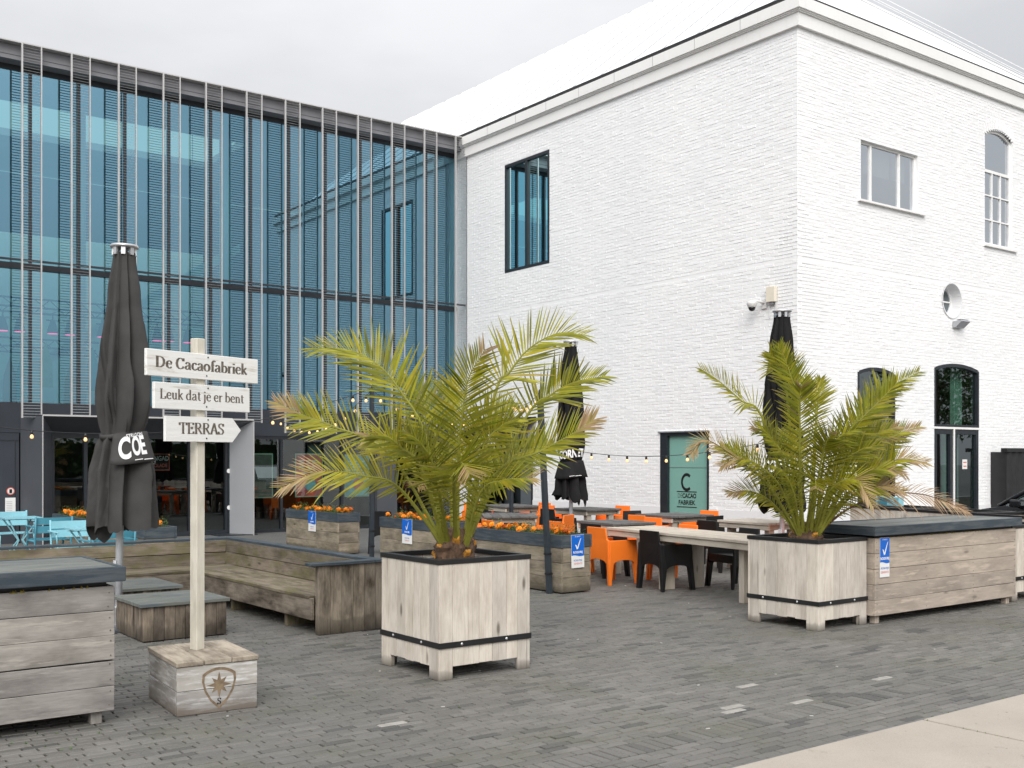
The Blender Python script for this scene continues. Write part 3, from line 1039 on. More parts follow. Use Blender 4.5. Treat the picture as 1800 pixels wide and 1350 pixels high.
def bricks(parent, u0, u1, z0, z1, opens, to_world, order, n_single):
    rect = []
    z = z0
    k = 0
    while z + BH <= z1 + 1e-6:
        zm = z + BH / 2
        blocked = sorted([(o[0] - .004, o[1] + .004) for o in opens if o[2] - .02 <= zm <= o[3] + .02])
        u = u0 - (0 if k % 2 == 0 else BL / 2)
        while u < u1:
            a, b = max(u, u0), min(u + BL, u1)
            segs = [(a, b)]
            for c0, c1 in blocked:
                ns = []
                for s0, s1 in segs:
                    if c1 <= s0 or c0 >= s1: ns.append((s0, s1))
                    else:
                        if c0 > s0: ns.append((s0, c0))
                        if c1 < s1: ns.append((c1, s1))
                segs = ns
            for s0, s1 in segs:
                if s1 - s0 > .03: rect.append((s0, s1, z, k))
            u += BL
        z += BH
        k += 1
    rect.sort(key=order)
    vs, fs = [], []
    brick_m = {}
    for i, (a, b, z, k) in enumerate(rect):
        w = b - a - BJ * .2
        hh = BH - BJ * rng.uniform(.45, 1.15)
        d = .0044 + rng.normal(0, .0013)
        ledge = abs(z + BH / 2 - 5.29) < BH * .6
        if ledge: d -= .007
        c = .0032
        single = i < n_single and abs(b - a - BL) < .002 and not ledge
        if single:
            if 'b' not in brick_m:
                w0, h0 = BL - BJ * .2, BH - BJ * .8
                q = [(-w0 / 2, -h0 / 2, -.004), (w0 / 2, -h0 / 2, -.004), (w0 / 2, h0 / 2, -.004), (-w0 / 2, h0 / 2, -.004),
                     (-w0 / 2 + c, -h0 / 2 + c, .009), (w0 / 2 - c, -h0 / 2 + c, .009), (w0 / 2 - c, h0 / 2 - c, .009), (-w0 / 2 + c, h0 / 2 - c, .009)]
                me = bpy.data.meshes.new('brick')
                me.from_pydata(q, [], [(4, 5, 6, 7), (0, 1, 5, 4), (1, 2, 6, 5), (2, 3, 7, 6), (3, 0, 4, 7)])
                me.materials.append(M['brick'])
                brick_m['b'] = me
            o = bpy.data.objects.new('brick', brick_m['b'])
            COL.objects.link(o)
            o.parent = parent
            cen = Vector(to_world((a + b) / 2, z + BH / 2, rng.normal(0, .0012)))
            m = frame_m(cen, Vector(to_world(1, 0, 0)) - Vector(to_world(0, 0, 0)), EZ)
            o.matrix_local = m @ Matrix.Rotation(rng.normal(0, .006), 4, 'Z') @ Matrix.Rotation(rng.normal(0, .01), 4, 'X')
            continue
        a2, b2, z2 = a + BJ * .1, a + BJ * .1 + w, z + (BH - hh) / 2 + rng.normal(0, .0012)
        t1, t2, t3 = rng.normal(0, .0012), rng.normal(0, .0012), rng.normal(0, .0014)
        o0 = len(vs)
        vs += [to_world(a2, z2, -.004), to_world(b2, z2, -.004), to_world(b2, z2 + hh, -.004), to_world(a2, z2 + hh, -.004),
               to_world(a2 + c, z2 + c + t3, d + t1), to_world(b2 - c, z2 + c - t3, d + t2), to_world(b2 - c, z2 + hh - c - t3, d - t1), to_world(a2 + c, z2 + hh - c + t3, d - t2)]
        fs += [(o0 + 4, o0 + 5, o0 + 6, o0 + 7), (o0, o0 + 1, o0 + 5, o0 + 4), (o0 + 1, o0 + 2, o0 + 6, o0 + 5), (o0 + 2, o0 + 3, o0 + 7, o0 + 6), (o0 + 3, o0, o0 + 4, o0 + 7)]
    me = bpy.data.meshes.new('brickwork')
    me.from_pydata(vs, [], fs)
    mkobj('brickwork', me, 'brick', parent, 'stuff')


# front wall (faces -X): u runs along +Y from the corner; local point = (-out, u, z)
fw = lambda u, z, o: (-o, u, z)
yy = lambda y: y - YW
FO = [(yy(19.44), yy(21.16), 6.21, 8.83), (yy(14.50), yy(15.83), 0.0, 2.22), (yy(20.06), yy(22.2), 0.0, 2.15)]
front_wall = wall('front_wall', 0, YG - YW + .3, ZB, FO, fw, .16, white, 'white brick wall facing the terrace')
sw = lambda u, z, o: (u, -o, z)
xx = lambda x: x - XW
SO = [(xx(17.475), xx(19.34), 6.58, 7.72)] + arch_rects(xx(21.815), xx(22.94), 6.27, 8.60, 8.76) + circ_rects(xx(20.55), 4.95, .35) \
    + arch_rects(xx(19.916), xx(21.57), 0, 3.53, 3.635) + arch_rects(xx(17.37), xx(18.56), 0, 3.32, 3.42)
side_wall = wall('side_wall', 0, XE - XW, ZB, SO, sw, .16, white, 'white brick wall with arched windows')
PLZ = 0.72
bricks(front_wall, .0, YG - YW + .25, PLZ, ZB - .01, FO, fw, lambda r: (r[0] * 1.0 + abs(r[2] - 4.5) * .35), 150)
bricks(side_wall, .0, XE - XW, PLZ, ZB - .01, SO, sw, lambda r: (r[0] * 1.0 + abs(r[2] - 4.5) * .35), 150)


def plinth_run(parent, u1, opens, tw):
    mb = MB()
    cuts = sorted((o[0], o[1]) for o in opens if o[2] < .1)
    u = -.012
    runs = []
    for a, b in cuts:
        if a > u + .01: runs.append((u, a))
        u = max(u, b)
    runs.append((u, u1))
    for a, b in runs:
        P = [tw(a, 0, .014), tw(b, 0, .014), tw(b, 0, 0.001), tw(a, 0, 0.001)]
        MB().prism(P, (0, 0, PLZ)).build('plinth', 'plinth', parent)


plinth_run(front_wall, YG - YW + .25, FO, fw)
plinth_run(side_wall, XE - XW, SO, sw)

# cornice: a lower band and a projecting top fascia, running round the corner
for nm, z0, z1, pr in (('cornice_band', ZB - .02, 9.635, .07), ('cornice_bead', 9.635, 9.66, .10), ('cornice_fascia', 9.68, 9.885, .15), ('cornice_bed', 9.655, 9.685, .12)):
    mb = MB()
    mb.box(-pr, .3, -pr, YE - YW, z0, z1)
    mb.box(.3, XE - XW + pr, -pr, .3, z0, z1)
    mb.build(nm, 'cornice', white)
# joints of the coping pieces
for k in range(9):
    MB().box(-.1525, -.10, 1.2 + k * 1.16, 1.206 + k * 1.16, 9.683, 9.888).build('coping_joint', 'panel_mid', white)
MB().box(-.10, -.03, -.10, YG - YW - .1, 9.93, 9.985).build('gutter', 'black_metal', white)
MB().box(-.02, XE - XW + .1, -.10, -.03, 9.93, 9.95).build('gutter', 'black_metal', white)
DR, PR = 6.06, 0.80
rv = [(.02, .02, 9.9), (12.1, .02, 9.9), (12.1, YE - YW, 9.9), (.02, YE - YW, 9.9), (DR, DR, 9.9 + DR * PR), (DR, YE - YW - .1, 9.9 + DR * PR)]
MB().add(rv, [(0, 1, 4), (1, 2, 5, 4), (3, 0, 4, 5), (2, 3, 5), (0, 3, 2, 1)]).build('roof', 'roof', white)
seam = MB()
for k in range(1, 24):
    y = k * .98
    t = min(y, DR)
    if y < DR:
        seam.tube([(.02, y, 9.912), (t, y, 9.912 + t * PR)], .008, 4)
    else:
        seam.tube([(.02, y, 9.912), (DR, y, 9.912 + DR * PR)], .008, 4)
seam.build('roof_seam', 'panel_light', white)
for p in (((-.05, 0, 10.02), (DR, DR, 9.95 + DR * PR)), ((12.1, .02, 9.95), (DR, DR, 9.95 + DR * PR))):
    MB().tube(p, .022, 5).build('ridge_cap', 'cornice', white)
for k, q in enumerate((.08, .16, .3)):
    MB().tube([(DR + .2 - k * .3, DR - .1, 9.95 + DR * PR + q), (12.0 - k * .7, .1, 9.97 + q)], .006, 4).build('roof_cable', 'cornice', white)
# closing backs so that no light leaks through the shell
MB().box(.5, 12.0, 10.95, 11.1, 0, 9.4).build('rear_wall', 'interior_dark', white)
MB().box(11.95, 12.1, .3, YE - YW, 0, 9.5).build('end_wall', 'brick', white)
MB().box(.2, 11.9, .2, 10.9, 4.2, 4.4).build('upper_floor', 'interior_floor', white)
MB().box(.2, 11.9, .2, 10.9, 9.3, 9.4).build('attic_floor', 'interior_pale', white)
MB().box(.2, 11.9, .2, 10.9, -.02, 0.02).build('lower_floor', 'interior_floor', white)
for nm, a, b in (('partition', 1.5, 1.55), ('partition', 3.6, 3.65)):
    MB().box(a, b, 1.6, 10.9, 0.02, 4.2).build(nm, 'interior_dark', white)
MB().box(4.6, 4.68, .25, 10.9, 4.4, 9.3).build('partition', 'interior_pale', white)


def bars(parent, name, mat, boxes):
    mb = MB()
    for b in boxes: mb.box(*b)
    return mb.build(name, mat, parent)


# window beside the glass facade (front wall, dark frame, green curtains)
wy0, wy1, wz0, wz1 = yy(19.44), yy(21.16), 6.21, 8.83
w1 = thing('window', 'tall dark framed window with green curtains high on the white wall', None, (0, 0, 0))
w1.parent = white
del w1['label']
w1['label'] = 'tall dark framed window with green curtains'
fx0, fx1 = -.012, .07
bars(w1, 'frame', 'mullion', [(fx0, fx1, wy0, wy0 + .06, wz0, wz1), (fx0, fx1, wy1 - .06, wy1, wz0, wz1), (fx0 + .002, fx1, wy0 + .06, wy1 - .06, wz0, wz0 + .07),
                              (fx0 + .002, fx1, wy0 + .06, wy1 - .06, wz1 - .07, wz1), (fx0 + .004, fx1, yy(20.27), yy(20.36), wz0 + .07, wz1 - .07)])
for a, b in ((wy0 + .06, yy(20.27)), (yy(20.36), wy1 - .06)):
    MB().add([(.04, a, wz0 + .07), (.04, b, wz0 + .07), (.04, b, wz1 - .07), (.04, a, wz1 - .07)], [(0, 1, 2, 3)]).build('pane', 'glass_green', w1)


def curtain(parent, p0, p1, z0, z1, amp=.05, waves=6, mat='curtain_green'):
    mb = MB()
    p0, p1 = Vector((*p0, 0)), Vector((*p1, 0))
    d = p1 - p0; nrm = Vector((-d.y, d.x, 0)).normalized()
    N = waves * 8
    vs = []
    for i in range(N + 1):
        t = i / N
        q = p0 + d * t + nrm * amp * math.sin(t * waves * 6.283)
        vs += [(q.x, q.y, z0), (q.x, q.y, z1)]
    mb.add(vs, [(2 * i, 2 * i + 2, 2 * i + 3, 2 * i + 1) for i in range(N)])
    return mb.build('curtain', mat, parent, smooth=True)


curtain(w1, (.16, wy1 - .62), (.16, wy1 - .2), wz0, wz1, .03, 3)
curtain(w1, (.16, wy0 + .30), (.16, wy0 + .80), wz0, wz1, .03, 4)
MB().box(.5, .54, wy0 - .2, wy1 + .2, 7.0, 7.05).build('blind_rail', 'panel_mid', w1)

# door with the mint film
dy0, dy1 = yy(14.50), yy(15.83)
dC = thing('door', None, None); dC.parent = white
dC['label'] = 'mint green glass door in a dark frame'
bars(dC, 'frame', 'mullion', [(-.01, .14, dy0, dy0 + .05, 0, 2.22), (-.01, .14, dy1 - .20, dy1, 0, 2.22), (-.008, .14, dy0 + .05, dy1 - .20, 2.16, 2.22), (-.006, .14, dy0 + .05, dy1 - .20, 0, .08)])
MB().box(-.05, .02, dy0 - .03, dy1 + .03, 2.225, 2.25).build('drip_rail', 'alu', dC)
dp = MB().box(.06, .075, dy0 + .05, dy1 - .20, .08, 2.16).build('panel', 'mint', dC)
MB().box(.052, .0595, dy0 + .05, dy1 - .20, 1.52, 1.526).build('film_edge', 'panel_mid', dC)
cy = (dy0 + dy1 - .15) / 2 + .06
face = lambda y, z: frame_m((.056, y, z), (0, -1, 0), EZ)
ring = MB()
for i in range(25):
    a = R(48) + R(264) * i / 24
    for rr in (.115, .17):
        ring.add([(math.cos(a) * rr * .92, math.sin(a) * rr * 1.06, 0)], [])
ring.f = [(2 * i, 2 * i + 1, 2 * i + 3, 2 * i + 2) for i in range(24)]
ring.build('lettering', 'ink_black', dp, matrix=face(cy, 1.23))
text(dp, 'DE', .125, 'ink_black', face(cy + .185, .955), -.002, .85)
text(dp, 'CACAO', .125, 'ink_black', face(cy - .07, .955), .004, .85)
text(dp, 'FABRIEK', .125, 'ink_black', face(cy, .82), .003, .98)
for z in (1.04, .735):
    MB().box(.054, .058, cy - .27, cy + .27, z - .008, z + .008).build('rule_line', 'ink_black', dp)

# dark doorway by the glass facade with its black awning
ay0, ay1 = yy(20.06), yy(22.2)
dA = thing('door', None, None); dA.parent = white
dA['label'] = 'dark double glass doorway under the black awning'
bars(dA, 'frame', 'mullion', [(-.01, .1, ay0, ay0 + .06, 0, 2.15), (-.01, .1, ay1 - .06, ay1, 0, 2.15), (-.008, .1, ay0 + .06, ay1 - .06, 2.08, 2.15), (-.006, .1, (ay0 + ay1) / 2 - .04, (ay0 + ay1) / 2 + .04, 0, 2.08)])
for a, b in ((ay0 + .06, (ay0 + ay1) / 2 - .04), ((ay0 + ay1) / 2 + .04, ay1 - .06)):
    MB().add([(.05, a, 0), (.05, b, 0), (.05, b, 2.08), (.05, a, 2.08)], [(0, 1, 2, 3)]).build('pane', 'glass_shop', dA)
aw = thing('awning', 'black folding awning with white lettering over the dark doorway', 'awning', (XW, YW, 0))
mb = MB()
mb.prism([(-.02, ay0 - .1, 2.62), (-.55, ay0 - .1, 2.30), (-.55, ay0 - .1, 2.28), (-.02, ay0 - .1, 2.58)], (0, ay1 - ay0 + .2, 0))
mb.build('canopy', 'fabric_black', aw)
val = MB().box(-.565, -.552, ay0 - .1, ay1 + .1, 1.98, 2.31).build('valance', 'fabric_black', aw)
text(val, 'CORNET', .30, 'print_white', frame_m((-.57, (ay0 + ay1) / 2, 2.15), (0, -1, 0), EZ), .012, .8)
MB().box(-.06, -.02, ay0 - .15, ay1 + .15, 2.56, 2.68).build('cassette', 'black_metal', aw)

# side wall: three-light window
sx0, sx1, sz0, sz1 = xx(17.475), xx(19.34), 6.58, 7.72
w2 = thing('window', None, None); w2.parent = white
w2['label'] = 'white framed three light window'
m1, m2 = xx(17.87), xx(18.80)
fr = .045
bars(w2, 'frame', 'win_white', [(sx0, sx0 + fr, .06, .12, sz0, sz1), (sx1 - fr, sx1, .06, .12, sz0, sz1), (sx0 + fr, sx1 - fr, .062, .12, sz1 - fr, sz1), (sx0 + fr, sx1 - fr, .062, .12, sz0, sz0 + fr),
                                (m1 - .025, m1 + .025, .058, .12, sz0 + fr, sz1 - fr), (m2 - .025, m2 + .025, .058, .12, sz0 + fr, sz1 - fr)])
for a, b in ((sx0 + fr, m1 - .025), (m1 + .025, m2 - .025), (m2 + .025, sx1 - fr)):
    MB().add([(a, .09, sz0 + fr), (b, .09, sz0 + fr), (b, .09, sz1 - fr), (a, .09, sz1 - fr)], [(0, 1, 2, 3)]).build('pane', 'glass_pale', w2)
    MB().box(a + .02, b - .02, .26, .265, sz0 + .62, sz1).build('blind', 'interior_pale', w2)
MB().box(sx0 - .11, sx1 + .2, -.07, .06, sz0 - .04, sz0 - .003).build('sill', 'win_white', w2)

# side wall: arched sash window
ax0, ax1 = xx(21.815), xx(22.94)


def arch_frame(parent, x0, x1, z0, zs, zt, mat, w=.05, y0=.05, y1=.11, n=16):
    mb = MB()
    mb.box(x0, x0 + w, y0, y1, z0, arch_z(x0 + w / 2, x0, x1, zs, zt))
    mb.box(x1 - w, x1, y0, y1, z0, arch_z(x1 - w / 2, x0, x1, zs, zt))
    mb.box(x0 + w, x1 - w, y0 + .002, y1, z0, z0 + w)
    for i in range(n):
        a, b = x0 + w + (x1 - x0 - 2 * w) * i / n, x0 + w + (x1 - x0 - 2 * w) * (i + 1) / n
        za, zb = arch_z(a, x0, x1, zs, zt), arch_z(b, x0, x1, zs, zt)
        mb.prism([(a, y0 + .002, za - w), (b, y0 + .002, zb - w), (b, y0 + .002, zb + .02), (a, y0 + .002, za + .02)], (0, y1 - y0 - .002, 0))
    return mb.build('frame', mat, parent)


def arch_pane(parent, x0, x1, z0, zs, zt, y, mat, full=None):
    fx0, fx1 = full or (x0, x1)
    N = 14
    pts = [(x0, y, z0), (x1, y, z0)] + [(x1 + (x0 - x1) * i / N, y, arch_z(x1 + (x0 - x1) * i / N, fx0, fx1, zs, zt)) for i in range(N + 1)]
    return MB().add(pts, [tuple(range(len(pts)))]).build('pane', mat, parent)


w3 = thing('window', None, None); w3.parent = white
w3['label'] = 'white sash window with an arched head'
arch_frame(w3, ax0, ax1, 6.27, 8.60, 8.76, 'win_white')
zt_ = 7.86
bars(w3, 'glazing_bar', 'win_white', [(ax0 + .05, ax1 - .05, .052, .11, zt_ - .03, zt_ + .03)]
     + [(ax0 + .05 + (ax1 - ax0 - .1) * k / 3 - .014, ax0 + .05 + (ax1 - ax0 - .1) * k / 3 + .014, .054, .11, 6.32, zt_ - .03) for k in (1, 2)]
     + [(ax0 + .05, ax1 - .05, .056, .11, 6.30 + k * (zt_ - 6.30) / 3 - .014, 6.30 + k * (zt_ - 6.30) / 3 + .014) for k in (1, 2)])
arch_pane(w3, ax0 + .05, ax1 - .05, zt_ + .03, 8.56, 8.72, .085, 'glass_pale', (ax0, ax1))
for i in range(3):
    for j in range(3):
        a = ax0 + .05 + (ax1 - ax0 - .1) * i / 3 + .014; b = a + (ax1 - ax0 - .1) / 3 - .028
        c = 6.30 + j * (zt_ - 6.30) / 3 + .014; d = c + (zt_ - 6.30) / 3 - .028
        MB().add([(a, .086, c), (b, .086, c), (b, .086, d), (a, .086, d)], [(0, 1, 2, 3)]).build('pane', 'glass_pale', w3)
MB().box(ax0 - .06, ax1 + .12, -.06, .05, 6.215, 6.262).build('sill', 'win_white', w3)
# soldier arch over it
mb = MB()
for k in range(15):
    a = ax0 - .03 + (ax1 - ax0 + .06) * k / 15
    zc = arch_z(min(max(a + .035, ax0), ax1), ax0, ax1, 8.60, 8.76)
    tl = (a - (ax0 + ax1) / 2) * .10
    mb.prism([(a + .004, -.013, zc + .02), (a + .070, -.013, zc + .02), (a + .070 + tl, -.013, zc + .23), (a + .004 + tl, -.013, zc + .23)], (0, .02, 0))
mb.build('arch_bricks', 'brick', w3)

# round window
w4 = thing('window', None, None); w4.parent = white
w4['label'] = 'small round window set deep in the wall'
rcx, rcz = xx(20.55), 4.95
mb = MB()
N = 40
vs = []
for i in range(N):
    a = 2 * math.pi * i / N
    for rr, y in ((.375, -.018), (.345, -.018), (.325, .20), (.28, .20), (.28, .25)):
        vs.append((rcx + rr * math.cos(a), y, rcz + rr * math.sin(a)))
fs = []
for i in range(N):
    j = (i + 1) % N
    fs += [(5 * i + k, 5 * j + k, 5 * j + k + 1, 5 * i + k + 1) for k in range(4)]
mb.add(vs, fs).build('reveal', 'plinth', w4, smooth=False)
MB().add([(rcx + .30 * math.cos(2 * math.pi * i / 32), .225, rcz + .30 * math.sin(2 * math.pi * i / 32)) for i in range(32)], [tuple(range(32))]).build('pane', 'glass_win', w4)
bars(w4, 'glazing_bar', 'win_white', [(rcx - .29, rcx + .29, .20, .222, rcz - .014, rcz + .014), (rcx - .014, rcx + .014, .198, .222, rcz - .29, rcz + .29)])

# arched entrance with double doors, and the arched window behind the palm
w5 = thing('door', None, None); w5.parent = white
w5['label'] = 'black framed double door below an arched pane'
ex0, ex1 = xx(19.916), xx(21.57)
em, et = xx(20.62), 2.32
arch_frame(w5, ex0, ex1, et + .03, 3.53, 3.635, 'mullion', .048, -.012, .10)
arch_pane(w5, ex0 + .048, ex1 - .048, et + .078, 3.48, 3.587, .05, 'glass_win', (ex0, ex1))
bars(w5, 'transom', 'win_white', [(ex0, ex1, -.02, .08, et - .015, et + .027), (em - .02, em + .02, -.022, .08, 0, et - .016)])
for a, b in ((ex0, em - .02), (em + .02, ex1)):
    lf = thing('leaf', None, None); lf.parent = w5
    bars(lf, 'frame', 'mullion', [(a, a + .10, 0, .09, 0, et - .017), (b - .10, b, 0, .09, 0, et - .017), (a + .10, b - .10, .002, .09, et - .12, et - .017), (a + .10, b - .10, .002, .09, 0, .16)])
    MB().add([(a + .10, .05, .16), (b - .10, .05, .16), (b - .10, .05, et - .12), (a + .10, .05, et - .12)], [(0, 1, 2, 3)]).build('pane', 'glass_win', lf)
pn = MB().box(xx(21.02), xx(21.20), .040, .045, 1.48, 1.68).build('notice', 'paper', w5)
for z_ in (1.53, 1.61):
    MB().box(xx(21.05), xx(21.17), .037, .0385, z_, z_ + .022).build('print_line', 'sticker_red', pn)
curtain(w5, (ex1 - .50, .35), (ex1 - .1, .35), et, 3.6, .05, 3)
MB().box(ex1 - .75, ex1 - .1, .40, .42, .05, 2.25).build('curtain', 'curtain_green', w5)
w6 = thing('window', None, None); w6.parent = white
w6['label'] = 'black framed arched window behind the palm'
gx0, gx1 = xx(17.37), xx(18.56)
arch_frame(w6, gx0, gx1, 0.02, 3.32, 3.42, 'mullion', .048, -.012, .10)
arch_pane(w6, gx0 + .048, gx1 - .048, .068, 3.27, 3.37, .05, 'glass_win', (gx0, gx1))
bars(w6, 'glazing_bar', 'mullion', [(gx0 + .06, gx1 - .06, -.008, .08, 2.28, 2.36)])

# fittings on the walls
cm = thing('security_camera', 'white dome security camera on a bracket high by the building corner', 'camera', (XW, 13.25, 4.53))
MB().box(-.03, -.012, -.19, -.07, -.08, .10).build('wall_plate', 'camera_white', cm, bevel=.006)
MB().tube([(-.02, -.13, .02), (-.12, -.10, .05), (-.20, -.02, .06), (-.21, 0, .05)], .022, 8).build('bracket', 'camera_white', cm, smooth=True)
MB().lathe([(.03, .07), (.085, .05), (.095, .02), (.095, 0), (.075, -.05), (.07, -.055)], 18, (-.21, 0, 0)).build('housing', 'camera_white', cm, smooth=True)
MB().lathe([(.068, -.055), (.062, -.085), (.045, -.11), (.02, -.125), (.004, -.128)], 16, (-.21, 0, 0)).build('dome', 'smoke_dome', cm, smooth=True)
jb = thing('junction_box', 'cream junction box beside the security camera', 'electric box', (XW, 12.93, 4.57))
MB().box(-.09, -.012, -.10, .10, -.02, .26).build('cover', 'cream', jb, bevel=.008)
MB().box(-.07, -.012, -.05, .05, -.07, -.022).build('cable_gland', 'panel_mid', jb)
for y in (-.08, .06):
    MB().tube([(-.022, y, -.02), (-.022, y, -.3)], .010, 6).build('conduit', 'camera_white', jb)
    MB().tube([(-.016, y, .27), (-.016, y, .36)], .006, 6).build('cable', 'camera_white', jb)
wlmp = thing('wall_lamp', 'small grey wall lamp below the round window', 'lamp', (20.72, YW, 4.42))
MB().prism([(-.16, -.01, -.03), (-.16, -.01, .10), (-.16, -.20, .12), (-.16, -.22, .09), (-.16, -.08, -.03)], (.32, 0, 0)).build('housing', 'panel_light', wlmp, bevel=.008)
MB().box(-.14, .14, -.19, -.09, .128, .134).build('lens', 'panel_mid', wlmp)

# ------------------------------------------------------------------ glass building
gb = thing('glass_building', 'modern glass fronted building with vertical louvre screens', 'building', (0, YG, 0))
GX0, GX1 = -1.3, XW - .02
lY = YL - YG
mull = [5.28 + .94 * k for k in range(-7, 12)]
mull = [m for m in mull if GX0 < m < GX1 - .2]
edges = [GX0] + mull + [GX1 - .02]
ZT = 5.56
for a, b in zip(edges[:-1], edges[1:]):
    for z0, z1 in ((2.83, ZT - .05), (ZT + .05, 9.47)):
        d1, d2 = rng.normal(0, .0012), rng.normal(0, .0012)
        MB().add([(a + .02, d1, z0), (b - .02, d2, z0), (b - .02, -d1, z1), (a + .02, -d2, z1)], [(0, 1, 2, 3)]).build('pane', 'glass_blue', gb)
for m in mull:
    MB().box(m - .025, m + .025, -.045, .10, 2.80, 9.47).build('mullion', 'mullion', gb)
MB().box(GX0, GX1, -.055, .10, ZT - .06, ZT + .06).build('transom', 'mullion', gb)
MB().box(GX0, GX1, lY + .03, lY + .07, ZT + .035, ZT + .075).build('transom', 'mullion', gb)
MB().box(GX0, GX1, -.02, .12, 9.46, 9.574).build('head_beam', 'mullion', gb)
MB().box(GX0, GX1, -.34, .3, 9.575, 9.858).build('fascia', 'panel_mid', gb)
MB().box(GX0, GX1, -.345, -.341, 9.655, 9.663).build('fascia_joint', 'mullion', gb)
MB().box(GX0, GX1, lY - .01, .5, 9.868, 9.892).build('roof_edge', 'fin', gb)
MB().box(GX0, GX1 - .02, -.06, .12, 2.22, 2.82).build('spandrel', 'spandrel', gb)
for k in range(16):
    x = 1.2 + .94 * k
    if 10.0 < x < 15.2:
        MB().box(x - .20, x + .20, -.068, -.058, 2.50, 2.72).build('spandrel_panel', 'spandrel', gb, bevel=.004)
slat_me = None
for k in range(-5, 12):
    x0 = 5.019 + .9315 * k
    x1 = x0 + .357
    if x0 < GX0 + .1: continue
    zb = 2.50 if k < 6 else 2.28
    ls = thing('louvre_screen', None, None, (x0, lY, 0)); ls.parent = gb
    for q, w in ((0, .030), (.357, .022)):
        MB().box(q - w / 2, q + w / 2, -.026, .026, zb, 9.868).build('fin', 'fin', ls)
    mb = MB()
    z = zb + .02
    while z < 9.85:
        mb.prism([(.012, -.014, z), (.012, .014, z + .006), (.012, .014, z + .0088), (.012, -.014, z + .0030)], (.334, 0, 0))
        z += .056
    mb.build('slats', 'slat', ls, kind='stuff')

# ground floor: splayed portal, dark side wall, shop front
px0, px1, pyf = 5.354, 9.76, 22.60 - YG
port = thing('portal', None, None); port.parent = gb
port['label'] = 'splayed grey metal door surround'
MB().prism([(5.08, -.07, 0), (px0, pyf, 0), (px0 + .012, pyf, 0), (5.69, -.06, 0)], (0, 0, 2.54)).build('left_cheek', 'panel_dark', port)
MB().prism([(9.46, -.06, 0.02), (px1 - .012, pyf, 0.02), (px1, pyf, 0.02), (9.9, -.07, 0.02)], (0, 0, 2.52)).build('right_cheek', 'panel_light', port)
MB().prism([(px0, pyf, 2.545), (px0, pyf, 2.57), (px0, -.065, 2.57), (px0, -.065, 2.24)], (px1 - px0, 0, 0)).build('soffit', 'panel_dark', port)
MB().box(px0 - .005, px1 + .005, pyf - .012, pyf - .002, 2.54, 2.572).build('edge_trim', 'fin', port)
for x in (px0, px1):
    MB().box(x - .010, x + .010, pyf - .011, pyf - .001, 0, 2.54).build('edge_trim', 'fin', port)
MB().box(9.0, 9.9, pyf + .1, -.08, 0.0, 0.02).build('threshold', 'mullion', port)
doorx = [5.70, 6.35, 7.45, 8.56, 9.40]
bars(gb, 'door_frame', 'mullion', [(x - .035, x + .035, -.05, .06, 0, 2.22) for x in doorx] + [(5.7, 9.46, -.048, .058, 0, .10), (5.7, 9.46, -.048, .058, 2.12, 2.215)])
MB().box(9.42, 9.5, -.05, .06, 0, 2.2).build('post', 'dark_steel', gb)
for a, b in zip(doorx[:-1], doorx[1:]):
    MB().add([(a + .035, 0.01, .10), (b - .035, .01, .10), (b - .035, .01, 2.12), (a + .035, .01, 2.12)], [(0, 1, 2, 3)]).build('pane', 'glass_shop', gb)
for x, z in ((9.445, 1.42), (9.45, .60)):
    MB().lathe([(.05, 0), (.05, .004)], 16, (x, -.057, z), 'y').build('sticker', 'paper', gb)
MB().box(GX0, 5.06, -.05, .10, 0, 2.215).build('side_panel', 'spandrel', gb)
MB().box(GX0, 5.06, -.058, -.052, 2.05, 2.07).build('panel_joint', 'mullion', gb)
MB().box(4.98, 4.995, -.058, -.052, 0, 2.05).build('panel_joint', 'mullion', gb)
nt = MB().box(4.80, 4.99, -.066, -.0605, .60, .92).build('notice', 'paper', gb)
nt.active_material = M['paper']
for k in range(6):
    MB().box(4.82, 4.93, -.0685, -.067, .66 + k * .035, .668 + k * .035).build('print_line', 'panel_light', gb)
rs = MB().lathe([(.075, 0), (.075, .005)], 20, (4.90, -.066, 1.05), 'y').build('prohibition_sign', 'sticker_red', gb)
MB().lathe([(.058, 0), (.058, .003)], 20, (4.90, -.0695, 1.05), 'y').build('sign_disc', 'paper', rs)
MB().box(4.875, 4.925, -.075, -.0725, 1.01, 1.09).build('sign_figure', 'ink_black', rs)
shopx = [9.95, 10.73, 12.30, 13.16]
bars(gb, 'shop_frame', 'mullion', [(x - .03, x + .03, -.04, .06, 0, 2.2) for x in shopx] + [(9.95, 15.5, -.038, .058, 0, .07), (9.95, 15.5, -.038, .058, 2.14, 2.22)])
for a, b in ((9.95, 10.73), (10.73, 12.30), (12.30, 13.16), (13.75, 15.5)):
    MB().add([(a + .03, .01, .07), (b - .03, .01, .07), (b - .03, .01, 2.14), (a + .03, .01, 2.14)], [(0, 1, 2, 3)]).build('pane', 'glass_shop', gb)
MB().box(13.19, 13.75, -.16, .1, 0, 2.215).build('pier', 'panel_dark', gb)
# shell of the interior
MB().box(GX0, GX1, .12, 9.0, 2.45, 2.75).build('upper_floor', 'interior_floor', gb)
MB().box(GX0, GX1, .12, 9.0, -.02, .015).build('lower_floor', 'interior_floor', gb)
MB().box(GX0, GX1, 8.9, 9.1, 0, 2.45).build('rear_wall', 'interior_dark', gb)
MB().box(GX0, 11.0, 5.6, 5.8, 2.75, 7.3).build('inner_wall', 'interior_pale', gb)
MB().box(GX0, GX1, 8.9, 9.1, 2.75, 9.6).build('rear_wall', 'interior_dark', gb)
MB().box(GX0 - .2, GX0, .12, 9.1, 0, 9.84).build('end_wall', 'panel_dark', gb)
MB().box(GX1 - .01, GX1 + .002, .3, 9.1, 0, 9.84).build('end_wall', 'interior_dark', gb)
